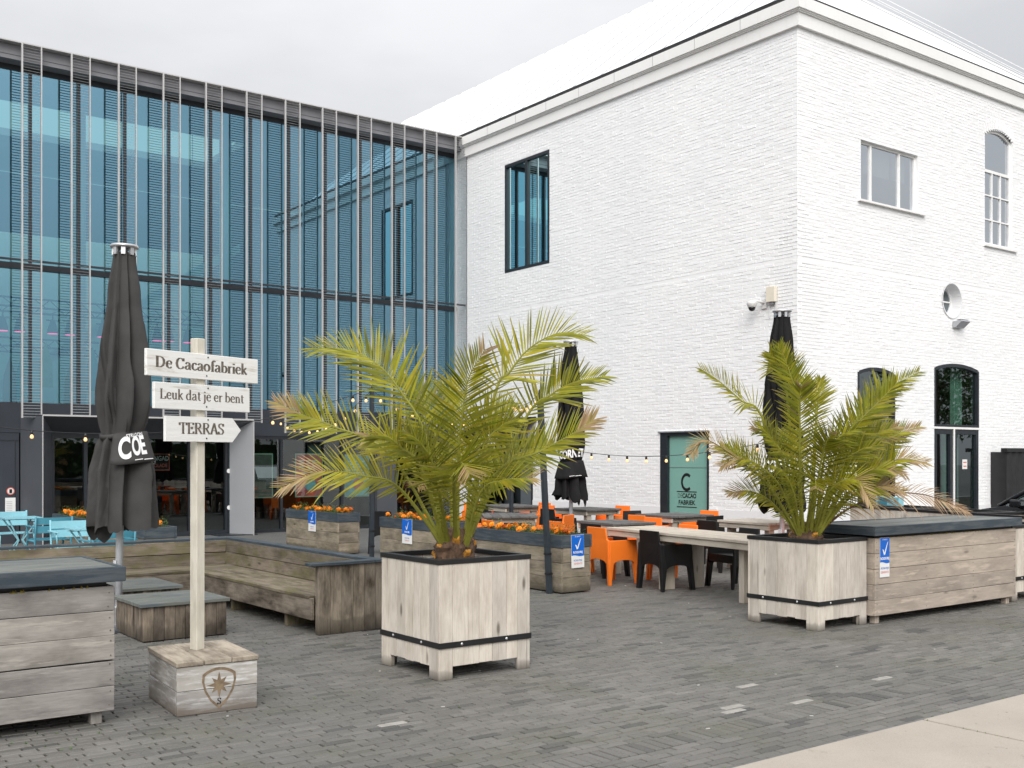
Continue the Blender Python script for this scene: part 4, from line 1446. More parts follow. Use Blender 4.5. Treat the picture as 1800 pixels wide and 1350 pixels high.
# roof; unseen opening added over the stage side to daylight the pale inner wall
MB().box(GX0, GX1, .3, 2.7, 9.66, 9.84).build('roof', 'panel_mid', gb)
MB().box(GX0, GX1, 5.5, 9.1, 9.66, 9.84).build('roof', 'panel_mid', gb)
MB().box(11.0, GX1, 2.7, 5.5, 9.66, 9.84).build('roof', 'panel_mid', gb)
for x, r in ((9.95, .14), (6.6, .14)):
    MB().lathe([(r, 2.75), (r, 9.6)], 18, (x, 1.4, 0)).build('column', 'interior_pale', gb, smooth=True)
# stairs behind the glass: two white stringers
for y in (1.6, 2.3):
    MB().prism([(4.6, y, 2.8), (4.6, y, 3.0), (10.4, y, 6.9), (10.4, y, 6.7)], (0, .05, 0)).build('stair_stringer', 'interior_pale', gb)


def truss(label, x0, x1, y, z):
    t = thing('lighting_truss', label, 'truss', (x0, y, z))
    L = x1 - x0
    for dz, dy in ((0, 0), (.30, 0), (.15, .26)):
        MB().tube([(0, dy, dz), (L, dy, dz)], .022, 6).build('chord', 'black_metal', t)
    mb = MB()
    n = int(L / .3)
    for i in range(n):
        a, b = L * i / n, L * (i + 1) / n
        mb.tube([(a, 0, 0 if i % 2 else .30), (b, 0, .30 if i % 2 else 0)], .011, 5)
        mb.tube([(a, 0, .30 if i % 2 else 0), (b, .26, .15)], .011, 5)
    mb.build('lacing', 'black_metal', t)
    for q in (.3, L - .3):
        MB().tube([(q, .1, .3), (q, .1, 9.55 - z)], .006, 4).build('hanger', 'black_metal', t)


truss('upper black lattice lighting truss behind the glass facade', 4.0, 9.3, YG + .9, 4.75)
truss('lower black lattice lighting truss behind the glass facade', 3.6, 7.0, YG + 1.3, 3.95)
lampn = ['leftmost', 'second from left', 'third from left', 'fourth from left', 'fifth from left', 'sixth from left', 'seventh from left', 'eighth from left']
for i, x in enumerate((4.95, 5.28, 5.93, 6.28, 6.95, 8.15, 8.42, 8.85)):
    sl = thing('stage_lamp', f'black stage lamp with a pink glow, {lampn[i]} on the upper truss', 'stage lamp', (x, YG + .9, 4.75), 0, 'stage lamps on the upper truss')
    MB().lathe([(.05, -.12), (.06, -.16), (.11, -.34), (.115, -.40)], 14).build('housing', 'black_metal', sl, smooth=True)
    MB().box(-.13, .13, -.015, .015, -.14, -.11).build('yoke', 'black_metal', sl)
    MB().tube([(0, 0, -.12), (0, 0, 0)], .018, 6).build('clamp', 'black_metal', sl)
    MB().lathe([(.105, -.408), (.105, -.402)], 14).build('lens', 'stage_pink', sl)
pc = [(0.75, .3, .2), (.2, .6, .6), (.7, .65, .25), (.75, .35, .2), (.25, .55, .6), (.7, .68, .3), (.8, .5, .4)]
pn_ = ['coral', 'turquoise', 'pale yellow', 'brick red', 'teal', 'straw yellow', 'salmon']
for i, (x, z) in enumerate(((5.05, 3.4), (5.3, 3.5), (5.75, 3.75), (6.25, 3.35), (6.7, 3.7), (7.2, 3.35), (7.75, 3.8))):
    nm = 'pennant_cloth_%s' % pn_[i].replace(' ', '_')
    M[nm] = m_plain(nm, pc[i], .8)
    o = MB().prism([(-.14, 0, -.45), (.14, 0, -.45), (.12, 0, .1), (0, 0, .5), (-.12, 0, .1)], (0, .03, 0)).build('paper_pennant', nm, None, (x, YG + .7, z - .1))
    tag(o, f'{pn_[i]} pointed paper pennant hanging behind the facade glass', 'pennant')

# posters behind the shop glass
for i, (a, b, z0, z1, c, nm) in enumerate(((10.06, 10.56, .79, 1.82, (.09, .10, .09), 'dark photo poster in a mint frame beside the portal'),
                                            (11.12, 11.84, .79, 1.82, (.62, .12, .12), 'red poster in a mint frame in the shop window'),
                                            (12.42, 13.12, .77, 1.80, (.24, .50, .52), 'turquoise poster in a mint frame in the shop window'))):
    t = thing('poster', nm, 'poster', ((a + b) / 2, YG + .06, z0))
    w = (b - a) / 2
    mt = 'poster_print_%s' % ('dark', 'red', 'turquoise')[i]
    M[mt] = m_plain(mt, c, .4, var=.35, scale=4)
    MB().box(-w, w, .012, .02, 0, z1 - z0).build('frame', 'curtain_green', t)
    MB().box(-w + .03, w - .03, .004, .010, .03, z1 - z0 - .03).build('print', mt, t)
    for k in range(5 if i else 0):
        MB().box(-w + .09, w - .16 - .05 * (k % 2), .001, .0025, z1 - z0 - .18 - k * .07, z1 - z0 - .155 - k * .07).build('print_line', 'paper', t)
    if i:
        MB().lathe([(.15, 0), (.15, .002)], 18, (.02, .001, .3), 'y').build('print_shape', 'blue_light' if i == 1 else 'sticker_red', t)
sg = thing('hanging_sign', 'dark red sign hanging inside the portal window', 'sign', (8.05, YG + 1.0, 1.65))
MB().box(-.42, .42, 0, .02, -.22, .16).build('board', 'sticker_red', sg)
MB().box(-.40, .40, -.004, -.001, -.20, .14).build('face', 'interior_dark', sg)
text(sg, 'HET WONGAD', .145, 'print_white', frame_m((0, -.007, .05), EX, EZ), .003, .8)
text(sg, 'EN CHOCOLADE', .11, 'sticker_red', frame_m((0, -.007, -.11), EX, EZ), .003, .85)


# ------------------------------------------------------------------ timber planters, boxes, benches
def palm_planter(label, x0, y0, w, d, h, nb=7, group=None):
    t = thing('palm_planter', label, 'planter', (x0 + w / 2, y0 + d / 2, 0), 0, group)
    T = .022
    leg, cut = h - .02, .10
    for side in range(4):
        L = w if side % 2 == 0 else d
        other = d if side % 2 == 0 else w
        rot = [0, 1, 2, 3][side]
        c, s = (1, 0, -1, 0)[rot], (0, 1, 0, -1)[rot]
        run = Vector((c, s, 0)); out = Vector((s, -c, 0))
        inset = T if side % 2 else 0.0
        span = L - 2 * inset
        ws = [1.0 + .18 * math.sin(k * 2.1 + side) for k in range(nb)]
        tot = sum(ws)
        u = -span / 2
        for k in range(nb):
            bw = span * ws[k] / tot
            z0 = .0 if k in (0, nb - 1) else cut + .004 * math.sin(k * 3 + side)
            zc = (z0 + leg) / 2
            cen = run * (u + bw / 2) + out * (other / 2 - T / 2) + EZ * zc
            plank(t, 'board', cen, leg - z0, bw - .0025, T, EZ, run, 'wood_pale', .002)
            u += bw
        # feet are boxed with a second board behind
        for sg in (-1, 1):
            plank(t, 'foot', run * (sg * (span / 2 - .06)) + out * (other / 2 - T * 1.6) + EZ * .10, .20, .11, T, EZ, run, 'wood_pale', .002)
        # steel band and rim
        bl = (w if side % 2 == 0 else d) + .012
        o = MB().box(-bl / 2, bl / 2, -.006, 0, -.022, .022).build('steel_band', 'black_metal', t, matrix=frame_m(out * (other / 2 + .0065 if side % 2 == 0 else other / 2 + .0005) + EZ * .268, run, -out))
        for q in (-.27, .22):
            MB().lathe([(.011, 0), (.011, .003), (.006, .007)], 10, (q * L, 0, 0)).build('bolt', 'bolt', o, matrix=Matrix.Translation((0, -.006, 0)) @ Matrix.Rotation(R(90), 4, 'X'))
    r = .04
    for (a, b, c, d2) in ((-w / 2 - .008, w / 2 + .008, -d / 2 - .008, -d / 2 + r), (-w / 2 - .008, w / 2 + .008, d / 2 - r, d / 2 + .008),
                          (-w / 2 - .008, -w / 2 + r, -d / 2 + r, d / 2 - r), (w / 2 - r, w / 2 + .008, -d / 2 + r, d / 2 - r)):
        MB().box(a, b, c, d2, h - .035, h + .004).build('rim', 'black_metal', t, bevel=.003)
    MB().box(-w / 2 + .03, w / 2 - .03, -d / 2 + .03, d / 2 - .03, h - .16, h - .065).build('soil', 'soil', t)
    MB().box(-w / 2 + .03, w / 2 - .03, -d / 2 + .03, d / 2 - .03, .13, .15).build('base', 'wood_pale', t)
    return t


palm_planter('pale wooden planter with black band in the centre foreground', 4.49, 6.93, .875, .875, .922)
palm_planter('pale wooden planter with black band next to the right cabinet', 8.765, 6.70, .79, .89, .893)
palm_planter('pale wooden planter with black band beyond the right cabinet', 12.44, 6.72, .88, .88, .90)


_scr = []


def screw_mesh():
    if not _scr:
        me = MB().lathe([(.005, 0), (.005, .0015), (.003, .002)], 8).mesh('screw')
        me.materials.append(M['ink_brown'])
        _scr.append(me)
    return _scr[0]


def cabinet(label, x0, x1, y0, y1, wood='wood_box'):
    t = thing('timber_cabinet', label, 'cabinet', ((x0 + x1) / 2, (y0 + y1) / 2, 0), 0, 'long timber cabinets with slate lids')
    w, d = x1 - x0, y1 - y0
    T = .03
    z0, z1 = .085, .885
    nb = 5
    hh = (z1 - z0) / nb
    for k in range(nb):
        zc = z0 + hh * (k + .5)
        for sg in (-1, 1):
            plank(t, 'board', (0, sg * (d / 2 - T / 2), zc), w, hh - .004, T, EX, EZ, wood, .003)
            plank(t, 'board', (sg * (w / 2 - T / 2), 0, zc), d - 2 * T, hh - .004, T, EY, EZ, wood, .003)
    for k in range(nb):
        for x in (-w / 2 + .03, -w / 6, w / 6, w / 2 - .03):
            for dz in (-.045, .045):
                o = bpy.data.objects.new('screw', screw_mesh()); COL.objects.link(o); o.parent = t
                o.matrix_local = frame_m((x + random.gauss(0, .006), -d / 2 - .001, z0 + hh * (k + .5) + dz + random.gauss(0, .006)), EX, EZ)
    for sx in (-1, 1):
        for sy in (-1, 1):
            plank(t, 'foot', (sx * (w / 2 - .10), sy * (d / 2 - .08), .05), .10, .07, .07, EZ, EX, wood, .004)
    # shadow gap and lid
    MB().box(-w / 2 + .04, w / 2 - .04, -d / 2 + .04, d / 2 - .04, .885, .925).build('lid_bearer', 'black_metal', t)
    lz = .96
    for sy in (-1, 1):
        plank(t, 'lid_edge', (0, sy * (d / 2 + .035), lz), w + .12, .095, .028, EX, EZ, 'slate', .004)
    for sx in (-1, 1):
        plank(t, 'lid_edge', (sx * (w / 2 + .046), 0, lz), d + .042, .095, .028, EY, EZ, 'slate', .004)
    nb = 5
    dw = (d + .038) / nb
    for k in range(nb):
        plank(t, 'lid_board', (0, -(d + .038) / 2 + dw * (k + .5), .990), w + .06, dw - .005, .024, EX, EY, 'slate_top', .003)
    mb = MB()
    for _ in range(90):                           # lichen growing along the gap
        x = random.uniform(-w / 2 + .1, w / 2 - .1)
        if random.random() < .5: x = random.gauss(0, .25)
        x = max(-w / 2 + .05, min(w / 2 - .05, x))
        s = random.uniform(.004, .010)
        g = random.uniform(.5, 1)
        mb.add([(x - s, -d / 2 - .002, .878), (x + s, -d / 2 - .002, .878), (x, -d / 2 - .003, .878 + s * 2)], [(0, 1, 2)], (.30 * g, .24 * g, .01))
    mb.build('lichen', 'leaf', t, kind='stuff')
    return t


cabinet('long timber cabinet with slate lid at the left edge', -.65, 2.115, 7.09, 7.94, 'wood_cab')
cabR = cabinet('long timber cabinet with slate lid on the right, bearing a blue sticker', 9.585, 12.34, 6.62, 7.36)


def sticker(parent_label, pos, xdir, w=.155, h=.40, big=True, rot=0.0):
    """no-smoking notice: blue top with a tick, white foot"""
    t = thing('no_smoking_sign', parent_label, 'sign', pos, 0, 'blue and white no smoking notices')
    m = frame_m((0, 0, 0), xdir, EZ) @ Matrix.Rotation(rot, 4, 'Z')
    MB().box(-w / 2, w / 2, -h, 0, 0, .004).build('board', 'paper', t, matrix=m)
    k = h / .40
    blue = MB()
    N = 10
    top = [(-w / 2 + .002 + (w - .004) * i / N, -h * .635 + .008 * k * math.sin(i / N * 5.5 + .6), .0055) for i in range(N + 1)]
    blue.add(top + [(w / 2 - .002, -.002, .0055), (-w / 2 + .002, -.002, .0055)], [tuple(range(N + 3))]).build('blue_field', 'sticker_blue', t, matrix=m)
    ck = [(-.042, -.120), (-.022, -.128), (-.010, -.158), (.045, -.050), (.056, -.045), (.004, -.175), (-.016, -.182)]
    MB().add([(x * k, (y + .005) * k, .0065) for x, y in ck], [tuple(range(len(ck)))[::-1]]).build('tick', 'print_white', t, matrix=m)
    text(t, 'ROOKVRIJ', .036 * k, 'print_white', m @ Matrix.Translation((0, -.212 * k, .0065)), .0014 * k, .90)
    text(t, 'DIT TERRAS IS', .015 * k, 'print_white', m @ Matrix.Translation((0, -.020 * k, .0065)), .0003 * k, .9)
    text(t, 'ROOKVRIJE', .030 * k, 'sticker_blue', m @ Matrix.Translation((0, -.310 * k, .0065)), .0, .88)
    text(t, 'GENERATIE', .030 * k, 'sticker_red', m @ Matrix.Translation((0, -.350 * k, .0065)), .0, .88)
    return t


sticker('blue and white no smoking notice on the right timber cabinet', (9.735, 6.62 - .006, .885), EX, .165, .405)


def flower_planter(label, x0, x1, y0, y1, h=.74):
    t = thing('flower_planter', label, 'planter', ((x0 + x1) / 2, (y0 + y1) / 2, 0), 0, 'slate topped flower planters')
    w, d = x1 - x0, y1 - y0
    T = .028
    band = .165
    n = 3
    hh = (h - band - .015) / n
    for k in range(n):
        zc = .015 + hh * (k + .5)
        for sg in (-1, 1):
            plank(t, 'board', (sg * (w / 2 - T / 2), 0, zc), d, hh - .004, T, EY, EZ, 'wood_grey', .003)
            plank(t, 'board', (0, sg * (d / 2 - T / 2), zc), w - 2 * T, hh - .004, T, EX, EZ, 'wood_grey', .003)
    zc = h - band / 2
    for sg in (-1, 1):
        plank(t, 'slate_band', (sg * (w / 2 - T / 2 + .008), 0, zc), d + .03, band - .003, T, EY, EZ, 'slate', .003)
        plank(t, 'slate_band', (0, sg * (d / 2 - T / 2 + .008), zc), w - 2 * T + .016, band - .003, T, EX, EZ, 'slate', .003)
    MB().box(-w / 2 + .02, w / 2 - .02, -d / 2 + .02, d / 2 - .02, h - .2, h - .045).build('soil', 'soil', t)
    return t


_bl = {}


def blossom_mesh(mat):
    if mat in _bl: return _bl[mat]
    mb = MB()
    rg = random.Random(3)
    for ring, (r, z, n) in enumerate(((.036, .000, 10), (.028, .012, 9), (.017, .020, 7))):
        for k in range(n):
            a = 2 * math.pi * (k + .5 * ring) / n
            for da, rr, zz in ((0, 1, 0),):
                c, s = math.cos(a), math.sin(a)
                t = 3.3 * r / n
                mb.add([(c * r * .25 - s * t * .5, s * r * .25 + c * t * .5, z), (c * r * .25 + s * t * .5, s * r * .25 - c * t * .5, z),
                        (c * r + s * t, s * r - c * t, z + .006 + rg.uniform(-.003, .003)), (c * r * 1.12, s * r * 1.12, z - .003), (c * r - s * t, s * r + c * t, z + .006 + rg.uniform(-.003, .003))], [(0, 1, 2, 3, 4)])
    mb.lathe([(.002, -.03), (.016, -.012), (.03, -.004), (.014, .02), (.002, .026)], 8)
    me = mb.mesh('blossom')
    me.materials.append(M[mat])
    _bl[mat] = me
    return me


def marigolds(label, x0, x1, y0, y1, z, n, seed):
    rg = random.Random(seed)
    t = thing('marigold_plants', label, 'flowers', ((x0 + x1) / 2, (y0 + y1) / 2, z), 0, 'orange marigolds in the flower planters')
    w, d = (x1 - x0) / 2 - .05, (y1 - y0) / 2 - .06
    mb = MB()
    for _ in range(int(330 * (x1 - x0) * (y1 - y0) / .9) + 150):
        x, y = rg.uniform(-w, w), rg.uniform(-d, d)
        hh = rg.uniform(.03, .15) * (1.15 if mnoise.noise((x * 3, y * 3, seed)) > -.1 else .55)
        a = rg.uniform(0, 6.28); ln = rg.uniform(.02, .05)
        c, s = math.cos(a), math.sin(a)
        g = rg.uniform(.6, 1.25)
        col = (.075 * g, .14 * g, .025 * g) if rg.random() < .8 else (.22 * g, .17 * g, .05 * g)
        b = Vector((x, y, -.06)); tip = Vector((x + c * .03, y + s * .03, hh))
        mb.add([b + Vector((s * .003, -c * .003, 0)), b - Vector((s * .003, -c * .003, 0)), tip], [(0, 1, 2)], col)
        for q in range(5):
            f = .3 + .7 * q / 4
            p = b.lerp(tip, f)
            a2 = a + q * 2.4
            e = p + Vector((math.cos(a2) * ln, math.sin(a2) * ln, ln * .45))
            sd = Vector((-math.sin(a2), math.cos(a2), 0)) * ln * .17
            m_ = p.lerp(e, .5)
            mb.add([p, m_ + sd, e, m_ - sd], [(0, 1, 2, 3)], col)
    mb.build('foliage', 'leaf', t, kind='stuff')
    for k in range(n):
        x, y = rg.uniform(-w, w), rg.uniform(-d, d)
        me = blossom_mesh('blossom' if rg.random() < .9 else 'blossom_dry')
        o = bpy.data.objects.new('blossom', me)
        COL.objects.link(o)
        o.parent = t
        o.location = (x, y, rg.uniform(.045, .10))
        sc = rg.uniform(.75, 1.2)
        o.scale = (sc, sc, sc)
        o.rotation_euler = (rg.gauss(0, .45), rg.gauss(0, .45), rg.uniform(0, 6))
    return t


FLP = [('slate topped flower planter nearest the long table, with the leaning post', 8.60, 9.08, 10.46, 12.40),
       ('slate topped flower planter half hidden behind the central palm', 8.95, 9.40, 13.60, 15.60),
       ('slate topped flower planter in front of the red shop window poster', 8.93, 9.36, 17.05, 19.15),
       ('slate topped flower planter right of the large left parasol', 4.90, 5.36, 15.10, 17.10),
       ('slate topped flower planter behind the light blue chairs', 4.88, 5.34, 17.60, 19.90)]
FLM = ['orange marigolds in the planter nearest the long table', 'orange marigolds in the planter behind the central palm', 'orange marigolds in the planter before the red poster',
       'orange marigolds in the planter right of the left parasol', 'orange marigolds behind the light blue chairs']
for i, (lb, a, b, c, d) in enumerate(FLP):
    flower_planter(lb, a, b, c, d)
    marigolds(FLM[i], a, b, c, d, .70, (34, 40, 46, 30, 52)[i], 11 + i)
sticker('blue and white no smoking notice on the planter nearest the long table', (8.845, 10.46 - .014, .735), EX, .21, .415, rot=.02)
sticker('blue and white no smoking notice on the planter behind the palm', (8.95 - .014, 14.72, .74), -EY, .30, .39)
sticker('blue and white no smoking notice on the planter before the red poster', (8.93 - .014, 18.02, .74), -EY, .30, .37)

# ------------------------------------------------------------------ signpost on its crate
cr = thing('sign_crate', 'small whitewashed crate with burnt star shield carrying the signpost', 'crate', (2.49, 7.0, 0), R(-4.2))
cw, cd, ch = .543, .725, .325
hh = ch / 2
for k in range(2):
    plank(cr, 'board', (cw / 2, .011, hh * (k + .5)), cw, hh - .003, .022, EX, EZ, 'wood_crate', .003)
    plank(cr, 'board', (cw / 2, cd - .011, hh * (k + .5)), cw, hh - .003, .022, EX, EZ, 'wood_crate', .003)
    plank(cr, 'board', (.011, cd / 2, hh * (k + .5)), cd - .045, hh - .003, .022, EY, EZ, 'wood_crate', .003)
    plank(cr, 'board', (cw - .011, cd / 2, hh * (k + .5)), cd - .045, hh - .003, .022, EY, EZ, 'wood_crate', .003)
for k in range(3):
    lw = (cw + .02) / 3
    plank(cr, 'lid_board', (-.01 + lw * (k + .5), cd / 2, ch + .018), cd + .02 - .006 * (k % 2), lw - .004, .033, EY, EX, 'wood_crate_top', .004)
# burnt emblem: shield ring, star and letter
em = frame_m((cw * .515, -.0012, .165), EX, EZ)
shape = []
for i in range(13):
    a = R(50) + R(80) * i / 12
    shape.append((.172 * math.cos(a), .172 * math.sin(a) - .035))
shape = [(.112, .098)] + shape + [(-.112, .098), (-.116, .05), (-.098, -.02), (-.06, -.085), (0, -.142), (.06, -.085), (.098, -.02), (.116, .05)]
mb = MB()
n = len(shape)
vs = [(x, y, 0) for x, y in shape] + [(x * .86, (y + .01) * .86 - .008, 0) for x, y in shape]
mb.add(vs, [(i, (i + 1) % n, (i + 1) % n + n, i + n) for i in range(n)]).build('emblem_shield', 'ink_emblem', cr, matrix=em)
mb = MB()
for k in range(8):
    a = R(90) + k * R(45)
    L = .088 if k % 2 == 0 else .072
    w = .020
    mb.add([(0, .02, .0002 + k * .0001), (math.cos(a + .45) * w * 1.6, math.sin(a + .45) * w * 1.6 + .02, .0002 + k * .0001), (math.cos(a) * L, math.sin(a) * L + .02, .0002 + k * .0001),
            (math.cos(a - .45) * w * 1.6, math.sin(a - .45) * w * 1.6 + .02, .0002 + k * .0001)], [(0, 3, 2, 1)])
mb.build('emblem_star', 'ink_emblem', cr, matrix=em)
serif(cr, 'S', .042, 'ink_black', em @ Matrix.Translation((0, -.092, .0004)), .2)

sp = thing('signpost', 'whitewashed wooden signpost with three lettered boards', 'signpost', (2.80, 7.40, .36), R(20.9))
pm = Matrix.Rotation(-R(1.5), 4, 'Y')
post = plank(sp, 'post', (-.028, 0, 1.09), 2.18, .072, .072, Vector((-.026, 0, 1)), EX, 'wood_post', .004)
SB_ = [('De Cacaofabriek', -.517, .485, 2.34, .178, 0), ('Leuk dat je er bent', -.452, .405, 2.124, .178, 0), ('TERRAS', -.358, .316, 1.903, .172, .082)]
for k, (s, a, b, z, hgt, pt) in enumerate(SB_):
    z -= .36
    y = -.054
    if not pt:
        bd = plank(sp, 'board', ((a + b) / 2, y, z), b - a, hgt, .026, EX, EZ, 'wood_sign', .003)
        mm = Matrix.Identity(4)
    else:
        mb = MB()
        mb.prism([(a, 0, -hgt / 2), (b - pt, 0, -hgt / 2), (b, 0, 0), (b - pt, 0, hgt / 2), (a, 0, hgt / 2)], (0, .026, 0))
        bd = mb.build('board', 'wood_sign', sp, (0, y - .013, z))
    size = (.076, .068, .078)[k]
    cx = (a + b) / 2 + (-.02, -.01, -.025)[k]
    lm = frame_m((cx, y - .0142, z + (.004, .008, .002)[k]), EX, EZ)
    w0 = sum(GL[c][0] for c in s) * size
    want = ((b - a) * .82, (b - a) * .88, (b - a) * .60)[k]
    serif(sp, s, size, 'ink_brown', lm @ Matrix.Diagonal((want / w0, 1, 1, 1)), (.21, .16, .19)[k])
    for dz in (-.062, .068):
        MB().lathe([(.006, 0), (.005, .003)], 8).build('screw', 'ink_black', sp, matrix=frame_m((.0 + dz * .1, y - .0142, z + dz), EX, EZ))

# ------------------------------------------------------------------ L shaped bench and low tables
bn = thing('corner_bench', 'long mossy corner bench of weathered planks with slate capping', 'bench', (5.35, 13.2, 0))
# coordinates relative to the inner back corner; first leg runs to -Y, second to -X
ya = 9.40 - 13.2
SZ = .375
for k in range(2):                                # backrest boards, slightly raked
    zc = SZ + .07 + .145 * k
    plank(bn, 'backrest_board', (-.045 + .02 * k, ya / 2 + .05, zc), -ya - .1, .142, .032, EY, Vector((.16, 0, 1)), 'wood_bench', .004)
    plank(bn, 'backrest_board', (-2.3, -.045 + .02 * k, zc), 4.6, .142, .032, EX, Vector((0, .16, 1)), 'wood_bench', .004)
plank(bn, 'cap_board', (.03, ya / 2 + .02, .685), -ya + .1, .13, .03, EY, EX, 'slate', .004)
plank(bn, 'cap_board', (-2.37, .03, .686), 4.67, .13, .03, EX, EY, 'slate', .004)
for k in range(3):
    plank(bn, 'seat_board', (-.17 - .205 * k, ya / 2 - .28 + .05 + (.0), SZ - .016), -ya - .70, .200, .032, EY, EX, 'wood_bench', .004)
    plank(bn, 'seat_board', (-2.3, -.17 - .205 * k, SZ - .0155), 4.45, .200, .032, EX, EY, 'wood_bench', .004)
plank(bn, 'apron_board', (-.655, ya / 2 - .30, .245), -ya - .75, .21, .032, EY, EZ, 'wood_bench_end', .004)
plank(bn, 'apron_board', (-2.95, -.655, .245), 4.45, .21, .032, EX, EZ, 'wood_bench_end', .004)
for i in range(6):                                # end panel of upright boards
    w = .125
    plank(bn, 'end_board', (-.63 + w * (i + .5), ya + .04, .334), .664, w - .003, .075, EZ, EX, 'wood_bench_end', .003)
plank(bn, 'end_cap', (-.30, ya + .04, .682), .86, .13, .03, EX, EY, 'slate', .004)
for y in (-3.0, -1.6):
    plank(bn, 'bearer', (-.35, y, .17), .34, .50, .06, EZ, EX, 'wood_bench', .004)
for x in (-4.2, -2.6, -1.2):
    plank(bn, 'bearer', (x, -.35, .17), .34, .50, .06, EZ, EY, 'wood_bench', .004)
for k in range(3):                                # outer back of the bench
    plank(bn, 'back_board', (.075, ya / 2, .12 + .2 * k), -ya, .195, .025, EY, EZ, 'wood_bench', .004)
    plank(bn, 'back_board', (-2.3, .075, .12 + .2 * k), 4.6, .195, .025, EX, EZ, 'wood_bench', .004)


def low_table(label, x0, x1, y0, y1, h=.36):
    t = thing('low_table', label, 'low table', ((x0 + x1) / 2, (y0 + y1) / 2, 0), 0, 'low plank tables by the bench')
    w, d = x1 - x0, y1 - y0
    T = .025
    nb = 8
    for k in range(nb):
        bw = (w - .06) / nb; bd = (d - .06 - 2 * T) / nb
        for sg in (-1, 1):
            plank(t, 'board', (-(w - .06) / 2 + bw * (k + .5), sg * (d / 2 - .03 - T / 2), (h - .035) / 2 + .004), h - .045, bw - .003, T, EZ, EX, 'wood_stool', .003)
            plank(t, 'board', (sg * (w / 2 - .03 - T / 2), -(d - .06 - 2 * T) / 2 + bd * (k + .5), (h - .035) / 2 + .004), h - .045, bd - .003, T, EZ, EY, 'wood_stool', .003)
    n = 6
    for k in range(n):
        bw = d / n
        plank(t, 'top_board', (0, -d / 2 + bw * (k + .5), h - .018), w, bw - .005, .034, EX, EY, 'slate_top', .004)
    return t


low_table('low plank table with slate top closest to the signpost crate', 3.21, 4.07, 9.97, 10.83)
low_table('low plank table with slate top further back by the bench', 3.25, 4.08, 11.28, 12.2)


# ------------------------------------------------------------------ armchairs and tables on the terrace
def chair_meshes(mat):
    W, D, H = .53, .50, .77
    T = .028
    parts = []
    # side panels with arches between the legs (front is +Y)
    arc = lambda a, b, z0, z1, n=8: [(a + (b - a) * i / n, z0 + (z1 - z0) * math.sin(math.pi * i / n) ** .55) for i in range(n + 1)]
    side = [(D / 2 + .02, 0), (D / 2 - .018, 0)] + [(D / 2 - .070 - (D - .14) * i / 8, .285 + .045 * math.sin(math.pi * i / 8) ** .5) for i in range(9)] + [(-D / 2 + .018, 0), (-D / 2 - .02, 0), (-D / 2 + .005, .60), (D / 2 - .035, .60)]
    for sx in (-1, 1):
        mb = MB()
        x = sx * (W / 2 - T)
        lo = [(x + (0.018 * sx if z < .2 else 0), y, z) for y, z in side]
        mb.prism(lo, (T * sx, 0, 0))
        parts.append(('arm_panel', mb))
    bk = [(-W / 2 - .005, 0), (-W / 2 + .034, 0)] + [(-W / 2 + .080 + (W - .16) * i / 8, .285 + .055 * math.sin(math.pi * i / 8) ** .5) for i in range(9)] + [(W / 2 - .034, 0), (W / 2 + .005, 0), (W / 2 - .022, .60), (W / 2 - .055, .62), (W / 2 - .07, H), (-W / 2 + .07, H), (-W / 2 + .055, .62), (-W / 2 + .022, .60)]
    mb = MB()
    lo = [(x, -D / 2 + (.0 if z > .27 else -.015) + (-.03 * max(0, (z - .45)) / .3 if z > .45 else 0), z) for x, z in bk]
    mb.prism(lo, (0, T, 0))
    parts.append(('backrest', mb))
    mb = MB()
    mb.hexa([(-W / 2 + T, -D / 2 + T, .385), (W / 2 - T, -D / 2 + T, .385), (W / 2 - T, D / 2 - .02, .40), (-W / 2 + T, D / 2 - .02, .40)],
            [(-W / 2 + T, -D / 2 + T, .42), (W / 2 - T, -D / 2 + T, .42), (W / 2 - T, D / 2 - .02, .44), (-W / 2 + T, D / 2 - .02, .44)])
    parts.append(('seat', mb))
    mb = MB()
    mb.prism([(-W / 2 + T, D / 2 - .05, .33), (W / 2 - T, D / 2 - .05, .33), (W / 2 - T, D / 2 - .05, .42), (-W / 2 + T, D / 2 - .05, .42)], (0, T, 0))
    parts.append(('front_apron', mb))
    for sx in (-1, 1):
        for sy in (-1, 1):
            x0, y0 = sx * (W / 2 - .035), sy * (D / 2 - .04)
            mb = MB()
            a, b = .030, .017
            lo = [(x0 + sx * .012 + p * b, y0 + sy * .018 + q * b, 0) for p, q in ((-1, -1), (1, -1), (1, 1), (-1, 1))]
            hi = [(x0 + p * a, y0 + q * a, .32) for p, q in ((-1, -1), (1, -1), (1, 1), (-1, 1))]
            mb.hexa(lo, hi)
            parts.append(('leg', mb))
    out = []
    for nm, mb in parts:
        me = mb.mesh(nm)
        me.materials.append(M[mat])
        out.append((nm, me))
    return out


CH = {'orange': chair_meshes('orange'), 'black': chair_meshes('black_plastic')}


def chair(kind, x, y, rot, label):
    t = thing('armchair', label, 'chair', (x, y, 0), R(rot), f'{kind} plastic armchairs on the terrace')
    for nm, me in CH[kind]:
        o = bpy.data.objects.new(nm, me)
        COL.objects.link(o)
        o.parent = t
        add_bevel(o, .006 if nm != 'leg' else .004, 2)
    return t


